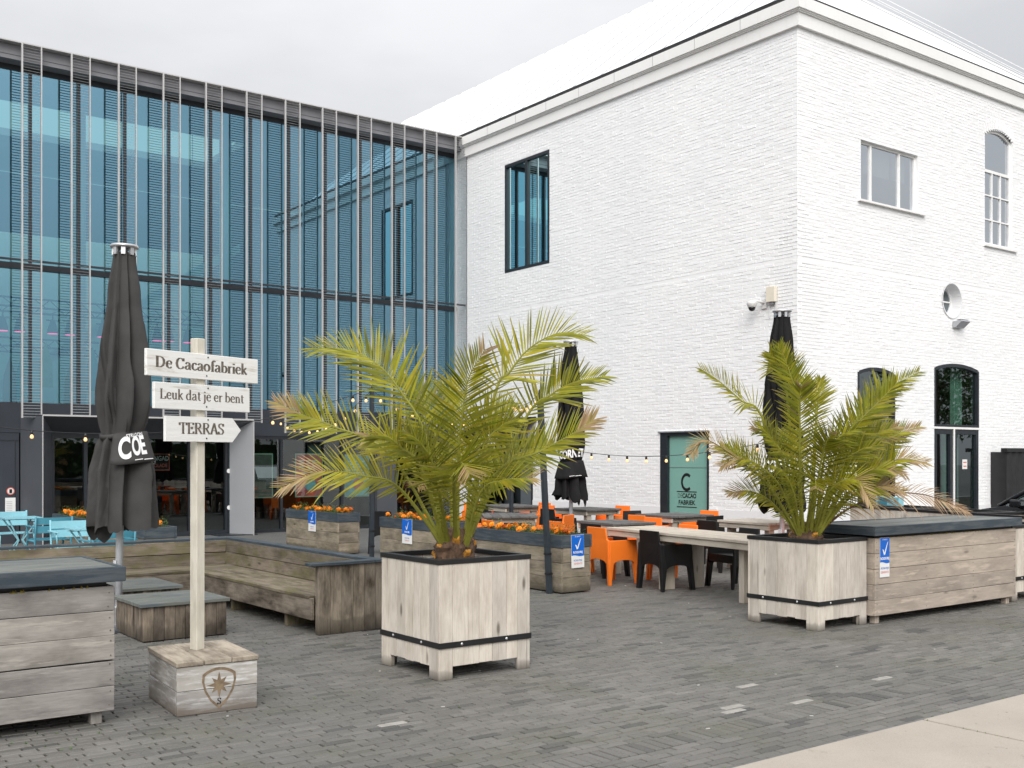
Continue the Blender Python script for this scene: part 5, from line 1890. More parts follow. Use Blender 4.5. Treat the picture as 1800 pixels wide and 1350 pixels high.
def terrace_table(label, x, y, rot, w, d, top, legs='wood_table', h=.75, group='plank tables on the terrace'):
    t = thing('plank_table', label, 'table', (x, y, 0), R(rot), group)
    n = max(4, round(w / .16))
    bw = w / n
    for k in range(n):
        plank(t, 'top_board', (-w / 2 + bw * (k + .5), 0, h - .018), d, bw - .004, .036, EY, EX, top, .004)
    for sg in (-1, 1):
        plank(t, 'side_rail', (sg * (w / 2 - .04), 0, h - .075), d - .04, .075, .035, EY, EZ, legs, .004)
        plank(t, 'cross_rail', (0, sg * (d / 2 - .10), h - .078), w - .12, .07, .035, EX, EZ, legs, .004)
        for s2 in (-1, 1):
            plank(t, 'leg', (s2 * (w / 2 - .17), ((.38 if sg > 0 else -1.12) if d > 2 else sg * (d / 2 - .15)), (h - .115) / 2), h - .115, .20 if d > 2 and sg > 0 else .12, .09, EZ, EX, legs, .005)
    return t


terrace_table('long bleached plank table in the terrace foreground', 10.20, 9.62, -7.5, .82, 3.05, 'wood_table')
terrace_table('dark plank table behind the long bleached table', 11.05, 12.15, -6, .80, .95, 'table_dark')
terrace_table('dark plank table in front of the mint door', 13.25, 13.1, -4, .95, .95, 'table_dark')
terrace_table('dark plank table beside the middle parasol pole', 13.55, 15.7, 0, .9, .95, 'table_dark')
terrace_table('dark plank table behind the nearest flower planter', 10.95, 14.75, -32, .9, 1.25, 'table_dark')
terrace_table('dark plank table in front of the awning doorway', 13.2, 17.7, -8, .9, 1.2, 'table_dark')
terrace_table('bleached plank table half hidden behind the right palm planter', 12.95, 10.95, -5, .8, 1.1, 'wood_table')

chair('orange', 9.95, 11.02, -93, 'orange armchair at the near side of the long table')
chair('black', 10.04, 10.08, -97, 'black armchair at the near side of the long table')
chair('black', 10.95, 9.72, 82, 'black armchair under the far side of the long table')
chair('orange', 10.83, 10.72, 84, 'orange armchair across the long table, seen beneath its top')
chair('orange', 10.38, 12.45, -90, 'orange armchair left of the dark table behind the long table')
chair('black', 10.42, 11.72, -86, 'black armchair just behind the front orange armchair')
chair('orange', 11.75, 12.35, 88, 'orange armchair right of the dark table behind the long table')
chair('orange', 12.55, 13.0, -90, 'orange armchair left of the table before the mint door')
chair('black', 13.25, 13.9, 175, 'black armchair against the wall left of the mint door')
chair('black', 13.15, 12.35, 2, 'black armchair with its back to us before the mint door')
chair('orange', 14.15, 13.35, 95, 'orange armchair right of the table before the mint door')
chair('orange', 14.25, 15.75, 92, 'orange armchair by the white wall right of the middle parasol')
chair('black', 12.75, 15.6, -90, 'black armchair left of the middle parasol pole')
chair('orange', 13.35, 16.45, 178, 'orange armchair behind the middle parasol pole')
chair('orange', 11.35, 14.0, 25, 'orange armchair with its back to us behind the flower planter')
chair('orange', 10.3, 14.95, -120, 'orange armchair left of the table behind the flower planter')
chair('orange', 9.75, 13.25, -100, 'orange armchair in the gap between two flower planters')
chair('black', 12.55, 17.4, -92, 'black armchair left of the table before the awning doorway')
chair('orange', 13.95, 17.85, 90, 'orange armchair beside the awning doorway')
chair('orange', 13.0, 18.55, 175, 'orange armchair behind the table before the awning doorway')
chair('black', 12.35, 11.25, -92, 'black armchair left of the bleached table behind the right palm')
chair('orange', 12.55, 10.12, 15, 'orange armchair just behind the right palm planter')
chair('black', 9.85, 16.85, -60, 'black armchair standing at the end of the planter before the red poster')


# ------------------------------------------------------------------ light blue bistro set
def bistro_chair(label, x, y, rot, mat):
    t = thing('bistro_chair', label, 'chair', (x, y, 0), R(rot), 'blue metal bistro chairs')
    w = .27
    for k, z in enumerate((.59, .72)):            # two broad back slats (front is +Y)
        mb = MB()
        N = 8
        vs = []
        for i in range(N + 1):
            u = -1 + 2 * i / N
            for dz in (-.055, .055):
                for dy in (0, .012):
                    vs.append((u * w, -.24 - .03 * (1 - u * u) - .05 * (z + dz - .45) + dy, z + dz))
        fs = []
        for i in range(N):
            o = 4 * i
            fs += [(o, o + 4, o + 6, o + 2), (o + 1, o + 3, o + 7, o + 5), (o, o + 1, o + 5, o + 4), (o + 2, o + 6, o + 7, o + 3)]
        mb.add(vs, fs).build('back_slat', mat, t)
    for k in range(6):
        y0 = -.20 + .078 * k
        MB().box(-w + .01, w - .01, y0, y0 + .066, .415 - .01 * math.sin(k / 5 * 3.14), .428 - .01 * math.sin(k / 5 * 3.14)).build('seat_slat', mat, t)
    for sx in (-1, 1):
        x0 = sx * w
        MB().tube([(x0, -.30, .79), (x0, -.255, .5), (x0, -.23, .40), (x0 * 1.04, -.30, .05), (x0 * 1.04, -.31, 0)], .015, 8).build('rear_leg', mat, t, smooth=True)
        MB().tube([(x0, -.20, .405), (x0, .20, .405), (x0, .25, .38), (x0 * 1.02, .27, .30), (x0 * 1.04, .29, 0)], .015, 8).build('front_leg', mat, t, smooth=True)
        MB().tube([(x0, .16, .41), (x0 * 1.06, .20, .55), (x0 * 1.08, .18, .625)], .012, 8).build('arm_support', mat, t, smooth=True)
        MB().box(x0 * 1.07 - .03, x0 * 1.07 + .03, -.26, .22, .625, .642).build('armrest', mat, t, bevel=.005)
    return t


def bistro_table(label, x, y, mat):
    t = thing('bistro_table', label, 'table', (x, y, 0), 0, 'pale blue bistro tables')
    for k in range(7):
        MB().box(-.29 + .083 * k, -.29 + .083 * k + .079, -.29, .29, .715, .735).build('top_slat', mat, t)
    MB().box(-.30, .30, -.02, .02, .69, .714).build('top_rail', mat, t)
    for sx in (-1, 1):
        for sy in (-1, 1):
            MB().tube([(sx * .22, sy * .22, .70), (sx * .03, sy * .03, .36), (sx * .24, sy * .24, 0)], .013, 8).build('leg', mat, t, smooth=True)
    return t


bistro_chair('light blue bistro chair facing us at the far left', 4.28, 20.05, 180, 'blue_light')
bistro_table('light blue bistro table between the two left chairs', 4.18, 19.1, 'blue_light')
bistro_chair('petrol blue bistro chair, seen from behind, left of the two', 4.40, 18.15, 0, 'blue_dark')
bistro_chair('light blue bistro chair facing us, nearest the left parasol', 4.36, 16.55, 178, 'blue_light')
bistro_table('light blue bistro table closest to the left parasol', 4.33, 15.62, 'blue_light')
bistro_chair('petrol blue bistro chair, seen from behind, partly under the left parasol', 4.26, 14.62, 3, 'blue_dark')


# ------------------------------------------------------------------ closed parasols
def parasol(label, x, y, mat, seed, ztop=3.83, zstrap=1.88, zbot=.93, rs=1.0, logo=None, rot=0.0, flap_w=.40, pole='white_pole'):
    t = thing('closed_parasol', label, 'parasol', (x, y, 0), rot, 'closed parasols')
    rg = random.Random(seed)
    n = 8
    ph = [rg.uniform(-.12, .12) for _ in range(n + 1)]
    amp = [rg.uniform(.8, 1.25) for _ in range(n)]
    low = [rg.uniform(-.10, .12) for _ in range(n)]
    seg = n * 24

    def Rz(z):
        P = [(ztop - .08, .105), (ztop - .5, .150), (ztop - 1.1, .205), (ztop - 1.5, .228), (zstrap + .35, .230), (zstrap + .12, .205), (zstrap, .190), (zstrap - .1, .225), (zstrap - .4, .270), (zbot + .05, .300), (zbot - .2, .275)]
        for (za, ra), (zb, rb) in zip(P[:-1], P[1:]):
            if za >= z >= zb:
                f = (za - z) / (za - zb); f = f * f * (3 - 2 * f)
                return ra + (rb - ra) * f
        return P[0][1] if z > P[0][0] else P[-1][1]
    rows = 54
    mb = MB()
    vs = []
    for j in range(rows):
        f = j / (rows - 1)
        for i in range(seg):
            th = 2 * math.pi * i / seg
            u = i / 24
            k = int(u) % n
            s = u - int(u)
            zb = zbot + low[k] * (1 - abs(2 * s - 1)) + low[(k + 1) % n] * .4 * s + .13 * (abs(2 * s - 1) ** 2) - .03
            z = (ztop - .08) + (zb - (ztop - .08)) * f
            tw = .35 * math.sin(z * 1.1 + seed) + ph[k] * 1.5
            A = .34 + .36 * min(1, (ztop - z) / 1.2)
            if abs(z - zstrap) < .16:
                A *= .35 + .65 * abs(z - zstrap) / .16
            if z < zstrap: A = min(.62, A + .10)
            s2 = (s + .10 * math.sin(z * 2.3 + k)) % 1.0
            saw = s2 ** .8 if s2 < .92 else (1 - s2) / .08 * (.92 ** .8)
            r = Rz(z) * rs * (1 - A * .55 + A * 1.05 * saw * amp[k])
            r *= 1 + .06 * mnoise.noise((math.cos(th) * 1.6 + seed, math.sin(th) * 1.6, z * 1.7))
            vs.append((r * math.cos(th + tw * .25), r * math.sin(th + tw * .25), z))
    fs = []
    for j in range(rows - 1):
        for i in range(seg):
            a, b = j * seg + i, j * seg + (i + 1) % seg
            fs.append((a, a + seg, b + seg, b))
    mb.add(vs, fs)
    can = mb.build('canopy', mat, t, smooth=True)
    # strap
    mb = MB()
    vs = []
    for i in range(48):
        a = 2 * math.pi * i / 48
        r = .208 * rs * (1 + .05 * math.sin(a * 5 + seed) + .03 * math.sin(a * 9))
        sag = .02 * math.sin(a * 2 + seed)
        for dr, dz in ((0, -.022), (.006, -.022), (.006, .022), (0, .022)):
            vs.append(((r + dr) * math.cos(a), (r + dr) * math.sin(a), zstrap + dz + sag))
    fs = []
    for i in range(48):
        j = (i + 1) % 48
        fs += [(4 * i + k, 4 * j + k, 4 * j + (k + 1) % 4, 4 * i + (k + 1) % 4) for k in range(4)]
    mb.add(vs, fs).build('strap', mat, t, smooth=True)
    # top plate, rib ends, finial ring
    MB().lathe([(.10, ztop - .035), (.135, ztop - .03), (.14, ztop - .012), (.13, ztop), (.06, ztop + .004)], 26).build('top_plate', 'alu', t, smooth=True)
    for k in range(n):
        a = 2 * math.pi * (k + .5) / n
        MB().box(-.012, .012, -.020, .020, -.045, .03).build('rib_end', 'alu', t, matrix=Matrix.Translation((.105 * math.cos(a), .105 * math.sin(a), ztop - .06)) @ Matrix.Rotation(a, 4, 'Z'))
    MB().tube([(0, 0, 0), (0, 0, ztop - .02)], .036, 14).build('pole', pole, t, smooth=True)
    MB().box(-.052, -.036, -.03, .03, .50, .68).build('crank_bracket', pole, t, bevel=.004)
    MB().box(-.045, .045, -.045, .045, .0, .22).build('pole_socket', 'alu', t, bevel=.006)
    MB().box(-.34, .34, -.34, .34, .0, .035).build('base_plate', 'panel_dark', t, bevel=.006)
    # printed valance flap hanging from the strap
    if logo:
        ang0, words = logo
        N = 14
        rf = .262 * rs
        def surf(u, v, o=0.0):                    # u along the flap, v downwards
            a = ang0 + u / rf
            r = rf + .30 * max(0, v) + o + .010 * math.sin(u * 22 + seed)
            return (r * math.cos(a), r * math.sin(a), zstrap + .03 - v + .02 * math.sin(u * 9))
        mb = MB()
        vs = [surf(-flap_w / 2 + flap_w * i / N, .30 * j / 6) for j in range(7) for i in range(N + 1)]
        fs = [(j * (N + 1) + i, (j + 1) * (N + 1) + i, (j + 1) * (N + 1) + i + 1, j * (N + 1) + i + 1) for j in range(6) for i in range(N)]
        fl = mb.add(vs, fs).build('valance_flap', mat, t, smooth=True)
        so = fl.modifiers.new('solid', 'SOLIDIFY'); so.thickness = .004; so.offset = -1
        for (s, size, xs, u0, v0, bold) in words:
            me = text_mesh(s, size, bold, 0, xs)
            for v in me.vertices:
                v.co = surf(u0 + v.co.x, v0 - v.co.y, .008)
            me.materials.clear()
            mkobj('lettering', me, 'print_white', fl)
        mb = MB()
        for (ua, ub, v) in ((-.02, .05, .262), (.06, .15, .268)):
            vs = [surf(ua + (ub - ua) * i / 6, v + d, .0045) for d in (0, .008) for i in range(7)]
            mb.add(vs, [(i, i + 7, i + 8, i + 1) for i in range(6)])
        mb.build('lettering', 'print_white', fl)
    return t


def face_ang(x, y): return math.atan2(-y, -x)


a1 = face_ang(3.33, 11.05)
parasol('large charcoal parasol, tied shut, behind the left cabinet', 3.33, 11.05, 'fabric_grey', 4, 3.84, 1.93, .93, .93,
        (a1 + .50, [('C', .29, .48, -.095, .150, .010), ('O', .25, .40, .005, .140, .009), ('E', .25, .44, .068, .140, .008), ('STRLGON', .048, .8, .005, .026, .001)]), flap_w=.40)
bpy.data.objects['closed_parasol'].rotation_euler = (-.017 * R2[1], .017 * R2[0], 0)   # leans a little
a2 = face_ang(12.66, 15.13)
parasol('black parasol, tied shut, between the central palm and the mint door', 12.66, 15.13, 'fabric_black', 9, 3.84, 1.62, .93, .92,
        (a2, [('CORNET', .20, .62, .0, -.13, .008)]), flap_w=.55)
a3 = face_ang(12.47, 10.16)
parasol('black parasol, tied shut, behind the right palm', 12.47, 10.16, 'fabric_black', 15, 3.84, 1.7, .95, .95, (a3, [('CORNET', .22, .62, .0, .13, .008)]), flap_w=.55)


# ------------------------------------------------------------------ posts and festoon lights
def steel_post(label, x, y, h, lean, group='steel posts for the festoon lights'):
    t = thing('steel_post', label, 'post', (x, y, 0), 0, group)
    lx, ly = lean
    lo = [(-.03, -.03, 0), (.03, -.03, 0), (.03, .03, 0), (-.03, .03, 0)]
    MB().hexa(lo, [(p[0] + lx, p[1] + ly, h) for p in lo]).build('tube', 'dark_steel', t)
    MB().lathe([(.02, h), (.02, h + .03), (.012, h + .05)], 8, (lx, ly, 0)).build('cap', 'black_metal', t)
    for z in (.25, .5):
        f = z / h
        MB().box(lx * f - .036, lx * f + .036, ly * f - .036, ly * f + .036, z - .012, z + .012).build('clamp', 'black_metal', t)
    return t


steel_post('leaning steel post strapped to the flower planter by the long table', 8.535, 10.62, 2.52, (-.10, .07))
steel_post('steel post behind the central palm beside the second flower planter', 8.86, 15.72, 2.85, (.0, .0))
steel_post('thin steel post in front of the awning doorway', 12.7, 17.0, 2.8, (0, 0))

_bm = {}


def festoon(label, a, b, sag, nb, first=.5):
    a, b = Vector(a), Vector(b)
    t = thing('festoon_lights', label, 'string lights', a, 0, 'strings of festoon bulbs')
    N = 28
    def pt(f):
        p = (b - a) * f
        p.z -= sag * 4 * f * (1 - f)
        return p
    MB().tube([pt(i / N) for i in range(N + 1)], .0055, 5).build('cable', 'black_metal', t)
    if not _bm:
        s = MB().lathe([(.010, 0), (.019, -.008), (.019, -.050), (.015, -.055)], 10).mesh('socket', True)
        s.materials.append(M['black_metal'])
        g = MB().lathe([(.011, -.052), (.015, -.060), (.025, -.082), (.025, -.094), (.017, -.108), (.004, -.113)], 12).mesh('bulb', True)
        g.materials.append(M['bulb'])
        _bm['s'], _bm['b'] = s, g
    for k in range(nb):
        p = pt((k + first) / nb)
        o = bpy.data.objects.new('bulb', _bm['b']); COL.objects.link(o); o.parent = t; o.location = p
        s = bpy.data.objects.new('socket', _bm['s']); COL.objects.link(s); s.parent = o
    return t


festoon('string of warm bulbs sagging across the left behind the large parasol', (-.3, 15.65, 3.0), (8.86, 15.72, 2.86), .88, 13)
festoon('string of warm bulbs from the middle steel post to the shop front', (8.86, 15.72, 2.84), (10.4, 22.75, 2.62), .42, 11)
festoon('string of warm bulbs between the middle steel post and the awning', (8.86, 15.72, 2.82), (15.0, 20.6, 2.72), .30, 10)
festoon('string of warm bulbs from the leaning post towards the awning doorway', (8.43, 10.69, 2.53), (12.7, 17.0, 2.82), .12, 7)
festoon('string of warm bulbs along the white wall between two parasols', (12.88, 15.05, 1.82), (12.5, 10.4, 1.95), .14, 9)


# ------------------------------------------------------------------ palms
def catmull(P, n):
    P = [Vector(p) for p in P]
    Q = [P[0] * 2 - P[1]] + P + [P[-1] * 2 - P[-2]]
    out = []
    segs = len(P) - 1
    for i in range(n + 1):
        f = i / n * segs
        k = min(int(f), segs - 1)
        t = f - k
        a, b, c, d = Q[k], Q[k + 1], Q[k + 2], Q[k + 3]
        out.append(.5 * ((2 * b) + (c - a) * t + (2 * a - 5 * b + 4 * c - d) * t * t + (3 * b - a - 3 * c + d) * t ** 3))
    return out


GREENS = [(.16, .205, .014), (.26, .285, .020), (.065, .108, .011), (.39, .375, .028), (.20, .235, .030)]
YEL, TAN, BRN = (.50, .40, .03), (.50, .35, .20), (.20, .10, .055)


def cmix(a, b, f): return tuple(x + (y - x) * f for x, y in zip(a, b))


def frond(parent, pts, dry=0.0, dead=0.0, Lm=.42, n=46, seed=0, start=.20, side_hint=None, vee=.45):
    n = int(n * 1.12); start *= .45; Lm *= 1.04
    """pinnate leaf along the midrib pts (palm space); dry = share of browned tip, dead = whole leaf brown"""
    rg = random.Random(seed)
    S = catmull(pts, 60)
    ln = sum((S[i + 1] - S[i]).length for i in range(60))
    mb = MB()
    g0 = rg.choice(GREENS)
    rib = cmix((.30, .30, .05), BRN, max(dead, 0))
    rad = [.003 + .015 * (1 - i / 60) ** 1.4 for i in range(61)]
    rad[0] = .034; rad[1] = .029; rad[2] = .025; rad[3] = .022
    cols = []
    for i in range(0, 61, 2):
        f = i / 60
        cc = cmix(rib, BRN if dry > .3 and f > 1 - dry else rib, .7)
        cols += [cc] * 6
    mb.tube([S[i] for i in range(0, 61, 2)], [rad[i] for i in range(0, 61, 2)], 6, True, cols)
    for k in range(n):
        f = start + (1 - start) * (k + .3) / n
        x = f * 60
        i = min(int(x), 59)
        p = S[i].lerp(S[i + 1], x - i)
        T = (S[i + 1] - S[i]).normalized()
        hint = side_hint or Vector((0, -.72, .70))
        sd = T.cross(hint)
        if sd.length < .15: sd = T.cross(Vector((.3, -.9, .2)))
        sd.normalize()
        nr = sd.cross(T).normalized()
        if nr.dot(hint) < 0: nr = -nr
        rel = (f - start) / (1 - start)
        prof = min(1, .38 + rel * 2.2) * (1 - .68 * max(0, rel - .45) / .55)
        ang = R(66) - R(32) * rel
        for sg in (-1, 1):
            L = Lm * prof * rg.uniform(.82, 1.12)
            if rel < .07: L *= rg.choice((.22, .35, .6))
            av = vee * .7 + rg.choice((-.22, 0, 0, .22)) + rg.uniform(-.08, .08)
            d = T * math.cos(ang + rg.uniform(-.09, .09)) + (sd * sg * math.cos(av) + nr * math.sin(av)) * math.sin(ang)
            d.normalize()
            droop = rg.uniform(.01, .09) + dead * .28 + (.35 * rg.random() if rg.random() < .06 + dry * .12 else 0)
            w = (.0086 if Lm > .34 else .0072) * (.75 + .4 * prof) * rg.uniform(.85, 1.15) * (1 - .35 * dead)
            wv = d.cross(nr + sd * .35 * sg)
            if wv.length < 1e-3: wv = sd
            wv.normalize()
            local = rg.random()
            br = dead + (1 if rel > 1 - dry else 0) * rg.uniform(.4, 1.0) + (.35 * rg.random() if rg.random() < .10 else 0)
            br = min(1, br)
            g = cmix(g0, rg.choice(GREENS), .75)
            g = tuple(c * k_ for c, k_ in zip(g, [rg.uniform(.70, 1.25)] * 3))
            if rg.random() < .13 + dry * .3: g = cmix(g, YEL, rg.uniform(.2, .7))
            tanc = cmix(TAN, BRN, rg.uniform(0, .55))
            vs, cs = [], []
            for q, (t, ww) in enumerate(((0, .45), (.28, 1.0), (.62, .78), (.86, .38), (1.0, 0))):
                c = p + d * (L * t) + Vector((0, 0, -1)) * (droop * L * t * t)
                tipb = max(0, (t - .55) / .45) * (.34 + .9 * dry)
                cc = cmix(cmix(g, YEL, .25 * (1 - t)), tanc, min(1, br + tipb * local))
                if ww:
                    vs += [c - wv * w * ww, c + wv * w * ww]; cs += [cc, cc]
                else:
                    vs.append(c); cs.append(cc)
            mb.add(vs, [(0, 1, 3, 2), (2, 3, 5, 4), (4, 5, 7, 6), (6, 7, 8)], cs)
    return mb.build('frond', 'frond', parent)


def palm(label, x, y, zb, sc, fronds, seed, rot, leaf=1.0):
    """fronds: lists of (right, up, away) in centimetres from the crown base, as measured"""
    t = thing('palm', label, 'palm', (x, y, zb), rot, 'date palms in the square planters')
    rg = random.Random(seed)
    for k, (pts, kw) in enumerate(fronds):
        P = [Vector((a * .01 * sc, c * .01 * sc, b * .01 * sc)) for a, b, c in pts]
        a0 = P[-1].normalized()
        r0 = Vector((P[1].x * .30, P[1].y * .45, -.03))
        r0.x = max(-.09, min(.09, r0.x)); r0.y = max(-.09, min(.09, r0.y))
        frond(t, [r0] + P, seed=seed * 100 + k, Lm=kw.pop('Lm', .40) * sc * leaf, **kw)
    # trunk: fibrous boss with cut stubs
    mb = MB()
    N = 26
    vs, fs = [], []
    rows = 9
    for j in range(rows):
        z = -.20 + .30 * j / (rows - 1)
        for i in range(N):
            a = 2 * math.pi * i / N
            r = (.165 - .07 * max(0, j - 4) / 4) * (1 + .22 * mnoise.noise((math.cos(a) * 2.5, math.sin(a) * 2.5, z * 14 + seed)))
            vs.append((r * math.cos(a), r * math.sin(a), z))
    for j in range(rows - 1):
        for i in range(N):
            fs.append((j * N + i, j * N + (i + 1) % N, (j + 1) * N + (i + 1) % N, (j + 1) * N + i))
    fs.append(tuple(range((rows - 1) * N, rows * N)))
    mb.add(vs, fs).build('trunk', 'fibre', t)
    mb = MB()
    for _ in range(260):
        a = rg.uniform(0, 6.283); z = rg.uniform(-.18, .10)
        r = .15
        b = Vector((r * math.cos(a), r * math.sin(a), z))
        d = Vector((math.cos(a) * rg.uniform(.2, 1), math.sin(a) * rg.uniform(.2, 1), rg.uniform(-.6, .9))).normalized()
        L = rg.uniform(.02, .10)
        s = d.cross(EZ).normalized() * rg.uniform(.001, .005)
        mb.add([b - s, b + s, b + d * L + s * .3, b + d * L - s * .3], [(0, 1, 2, 3)])
    mb.build('fibres', 'fibre', t, kind='stuff')
    for k in range(9):
        a = k * 2.4 + seed
        z = -.15 + .022 * k
        r = .15 - .004 * k
        m = Matrix.Translation((r * math.cos(a), r * math.sin(a), z)) @ Matrix.Rotation(a, 4, 'Z') @ Matrix.Rotation(R(38), 4, 'Y')
        MB().hexa([(-.022, -.038, -.02), (.016, -.032, -.02), (.016, .032, -.02), (-.022, .038, -.02)], [(-.014, -.030, .075), (.010, -.020, .06), (.010, .020, .06), (-.014, .030, .075)]).build('stub', 'stub', t, matrix=m, bevel=.006)
    return t


prot = YAW - R(90)
# central palm: (right, up, away)
PA = [
    ([(-24, 84, 5), (-46, 123, 10), (-65, 145, 16), (-90, 158, 22), (-122, 160, 26)], dict(Lm=.46, n=52, start=.30)),
    ([(32, 118, 12), (44, 138, 16), (61, 159, 20), (85, 172, 22), (108, 171, 24)], dict(Lm=.44, n=40, start=.28)),
    ([(57, 99, 20), (80, 121, 26), (101, 132, 30), (126, 137, 34)], dict(Lm=.38, n=42, start=.25)),
    ([(34, 55, -14), (70, 73, -20), (97, 88, -26), (112, 98, -28)], dict(Lm=.38, n=44, dry=.28, start=.28)),
    ([(4, 68, -24), (8, 104, -34), (13, 130, -42), (26, 152, -46)], dict(Lm=.42, n=40, dry=.10, start=.22, side_hint=Vector((0, -1, .25)))),
    ([(-52, 70, -8), (-98, 93, -14), (-119, 101, -18), (-143, 112, -20)], dict(Lm=.36, n=46, dry=.26, start=.32)),
    ([(-44, 44, -24), (-71, 53, -30), (-103, 57, -36), (-134, 44, -40)], dict(Lm=.36, n=46, dry=.34, start=.35)),
    ([(-24, 58, -40), (-40, 76, -50), (-50, 84, -54), (-62, 82, -56)], dict(Lm=.40, n=46, dry=.14, start=.25)),
    ([(2, 42, -50), (4, 56, -70), (9, 64, -86), (16, 56, -100)], dict(Lm=.42, n=46, dry=.16, start=.22, vee=.15)),
    ([(-6, 80, 30), (-8, 112, 45), (-2, 136, 60)], dict(Lm=.30, n=34, start=.4)),
    ([(22, 40, -30), (40, 50, -46), (64, 52, -56)], dict(Lm=.34, n=38, dry=.12, start=.3)),
    ([(-18, 90, 20), (-30, 120, 30), (-50, 135, 44)], dict(Lm=.34, n=36, start=.35)),
    ([(40, 60, 30), (66, 76, 50), (84, 80, 70)], dict(Lm=.34, n=38, start=.3)),
    ([(24, 52, 30), (46, 64, 60), (60, 60, 90)], dict(Lm=.34, n=36, start=.3)),
    ([(-30, 60, 40), (-60, 80, 70), (-80, 80, 96)], dict(Lm=.34, n=36, start=.3)),
    ([(16, 80, -6), (28, 100, -8), (46, 112, -6)], dict(Lm=.32, n=40, start=.3)),
    ([(-14, 56, -30), (-24, 78, -44), (-36, 88, -52)], dict(Lm=.34, n=42, start=.25)),
    ([(22, 70, -28), (38, 92, -38), (52, 98, -44)], dict(Lm=.38, n=44, start=.25)),
    ([(-10, 40, -46), (-16, 50, -64), (-24, 46, -80)], dict(Lm=.30, n=36, start=.25, dry=.2)),
    ([(0, 60, 50), (4, 80, 80), (8, 76, 110)], dict(Lm=.34, n=36, start=.3)),
]
palm('bushy palm with spread fronds in the central planter', 4.93, 7.37, 1.03, 1.0, PA, 3, prot)
PB = [
    ([(-47, 119, -6), (-72, 140, -10), (-96, 160, -14), (-116, 173, -16)], dict(Lm=.34, n=46, start=.30)),
    ([(-45, 50, -16), (-68, 70, -22), (-86, 83, -26), (-114, 98, -30), (-129, 83, -32)], dict(Lm=.38, n=54, dry=.42, start=.25)),
    ([(-15, 65, -30), (-18, 113, -42), (-20, 142, -50), (-20, 151, -54)], dict(Lm=.42, n=42, dry=.10, start=.2, side_hint=Vector((0, -1, .2)))),
    ([(-6, 127, 6), (-15, 169, 8), (-27, 202, 10)], dict(Lm=.36, n=46, start=.30, side_hint=Vector((0, -1, .1)))),
    ([(-19, 157, 10), (-28, 182, 12), (-36, 192, 12)], dict(Lm=.36, n=44, start=.35, side_hint=Vector((.2, -1, .1)))),
    ([(19, 127, 30), (14, 150, 36), (9, 167, 40)], dict(Lm=.30, n=36, start=.4, side_hint=Vector((.2, -1, .1)))),
    ([(22, 120, 40), (28, 150, 50), (31, 168, 54)], dict(Lm=.28, n=30, start=.45)),
    ([(29, 83, -20), (44, 113, -28), (67, 138, -34), (84, 157, -38)], dict(Lm=.42, n=52, start=.25)),
    ([(56, 110, 24), (87, 146, 30), (106, 159, 34), (135, 174, 38)], dict(Lm=.38, n=46, start=.40)),
    ([(60, 72, 10), (84, 91, 14), (104, 105, 16), (128, 113, 18)], dict(Lm=.34, n=46, dry=.22, start=.30)),
    ([(64, 104, 40), (90, 124, 50), (112, 135, 56)], dict(Lm=.26, n=34, start=.45)),
    ([(51, 54, -14), (75, 68, -18), (93, 78, -22), (120, 74, -24)], dict(Lm=.36, n=50, dry=.36, start=.25)),
    ([(27, 15, -12), (44, 27, -14), (75, 41, -16), (115, 41, -18), (143, 32, -20), (164, 23, -20)], dict(Lm=.36, n=44, dry=.9, dead=.85, start=.42)),
    ([(9, 37, -40), (19, 54, -56), (34, 56, -66), (47, 30, -74)], dict(Lm=.36, n=46, dry=.36, start=.22)),
    ([(-22, 40, -34), (-36, 64, -48), (-52, 72, -58)], dict(Lm=.38, n=44, start=.25)),
    ([(-30, 84, -10), (-46, 104, -16), (-62, 112, -20)], dict(Lm=.36, n=44, dry=.2, start=.25)),
    ([(10, 80, -34), (22, 100, -44), (36, 108, -52)], dict(Lm=.40, n=46, start=.25)),
    ([(34, 50, -30), (56, 66, -40), (74, 66, -46)], dict(Lm=.36, n=44, start=.25, dry=.1)),
    ([(-40, 60, 20), (-66, 84, 30), (-84, 92, 40)], dict(Lm=.34, n=40, start=.3)),
    ([(40, 80, 40), (66, 100, 60), (84, 100, 80)], dict(Lm=.34, n=40, start=.3, dry=.2)),
    ([(0, 70, 40), (0, 100, 60), (4, 110, 84)], dict(Lm=.34, n=40, start=.3)),
    ([(70, 60, 20), (96, 70, 26), (118, 60, 30)], dict(Lm=.28, n=36, dry=.7, dead=.3, start=.4)),
    ([(-6, 44, -50), (-10, 56, -70), (-14, 48, -88)], dict(Lm=.36, n=40, start=.25, dry=.15)),
    ([(-34, 48, -26), (-60, 72, -34), (-82, 78, -40), (-100, 70, -44)], dict(Lm=.36, n=50, start=.2, dry=.35)),
    ([(-26, 72, -22), (-44, 98, -30), (-60, 116, -36)], dict(Lm=.36, n=46, start=.2)),
    ([(24, 66, -34), (42, 86, -44), (60, 92, -50)], dict(Lm=.38, n=48, start=.2)),
    ([(46, 84, -4), (72, 104, -6), (94, 112, -8)], dict(Lm=.34, n=48, start=.25, dry=.15)),
    ([(4, 66, -36), (6, 92, -50), (10, 104, -60)], dict(Lm=.38, n=46, start=.2, dry=.1)),
    ([(40, 40, -30), (66, 50, -38), (88, 44, -44)], dict(Lm=.34, n=46, start=.2, dry=.45)),
    ([(-40, 32, -10), (-64, 44, -16), (-88, 42, -20)], dict(Lm=.34, n=46, start=.25, dry=.3)),
    ([(60, 88, 20), (92, 104, 26), (116, 100, 30)], dict(Lm=.30, n=42, start=.35, dry=.6, dead=.2)),
]
palm('bushy palm with several dead brown fronds in the right planter', 9.16, 7.15, .94, .97, PB, 8, prot, .84)

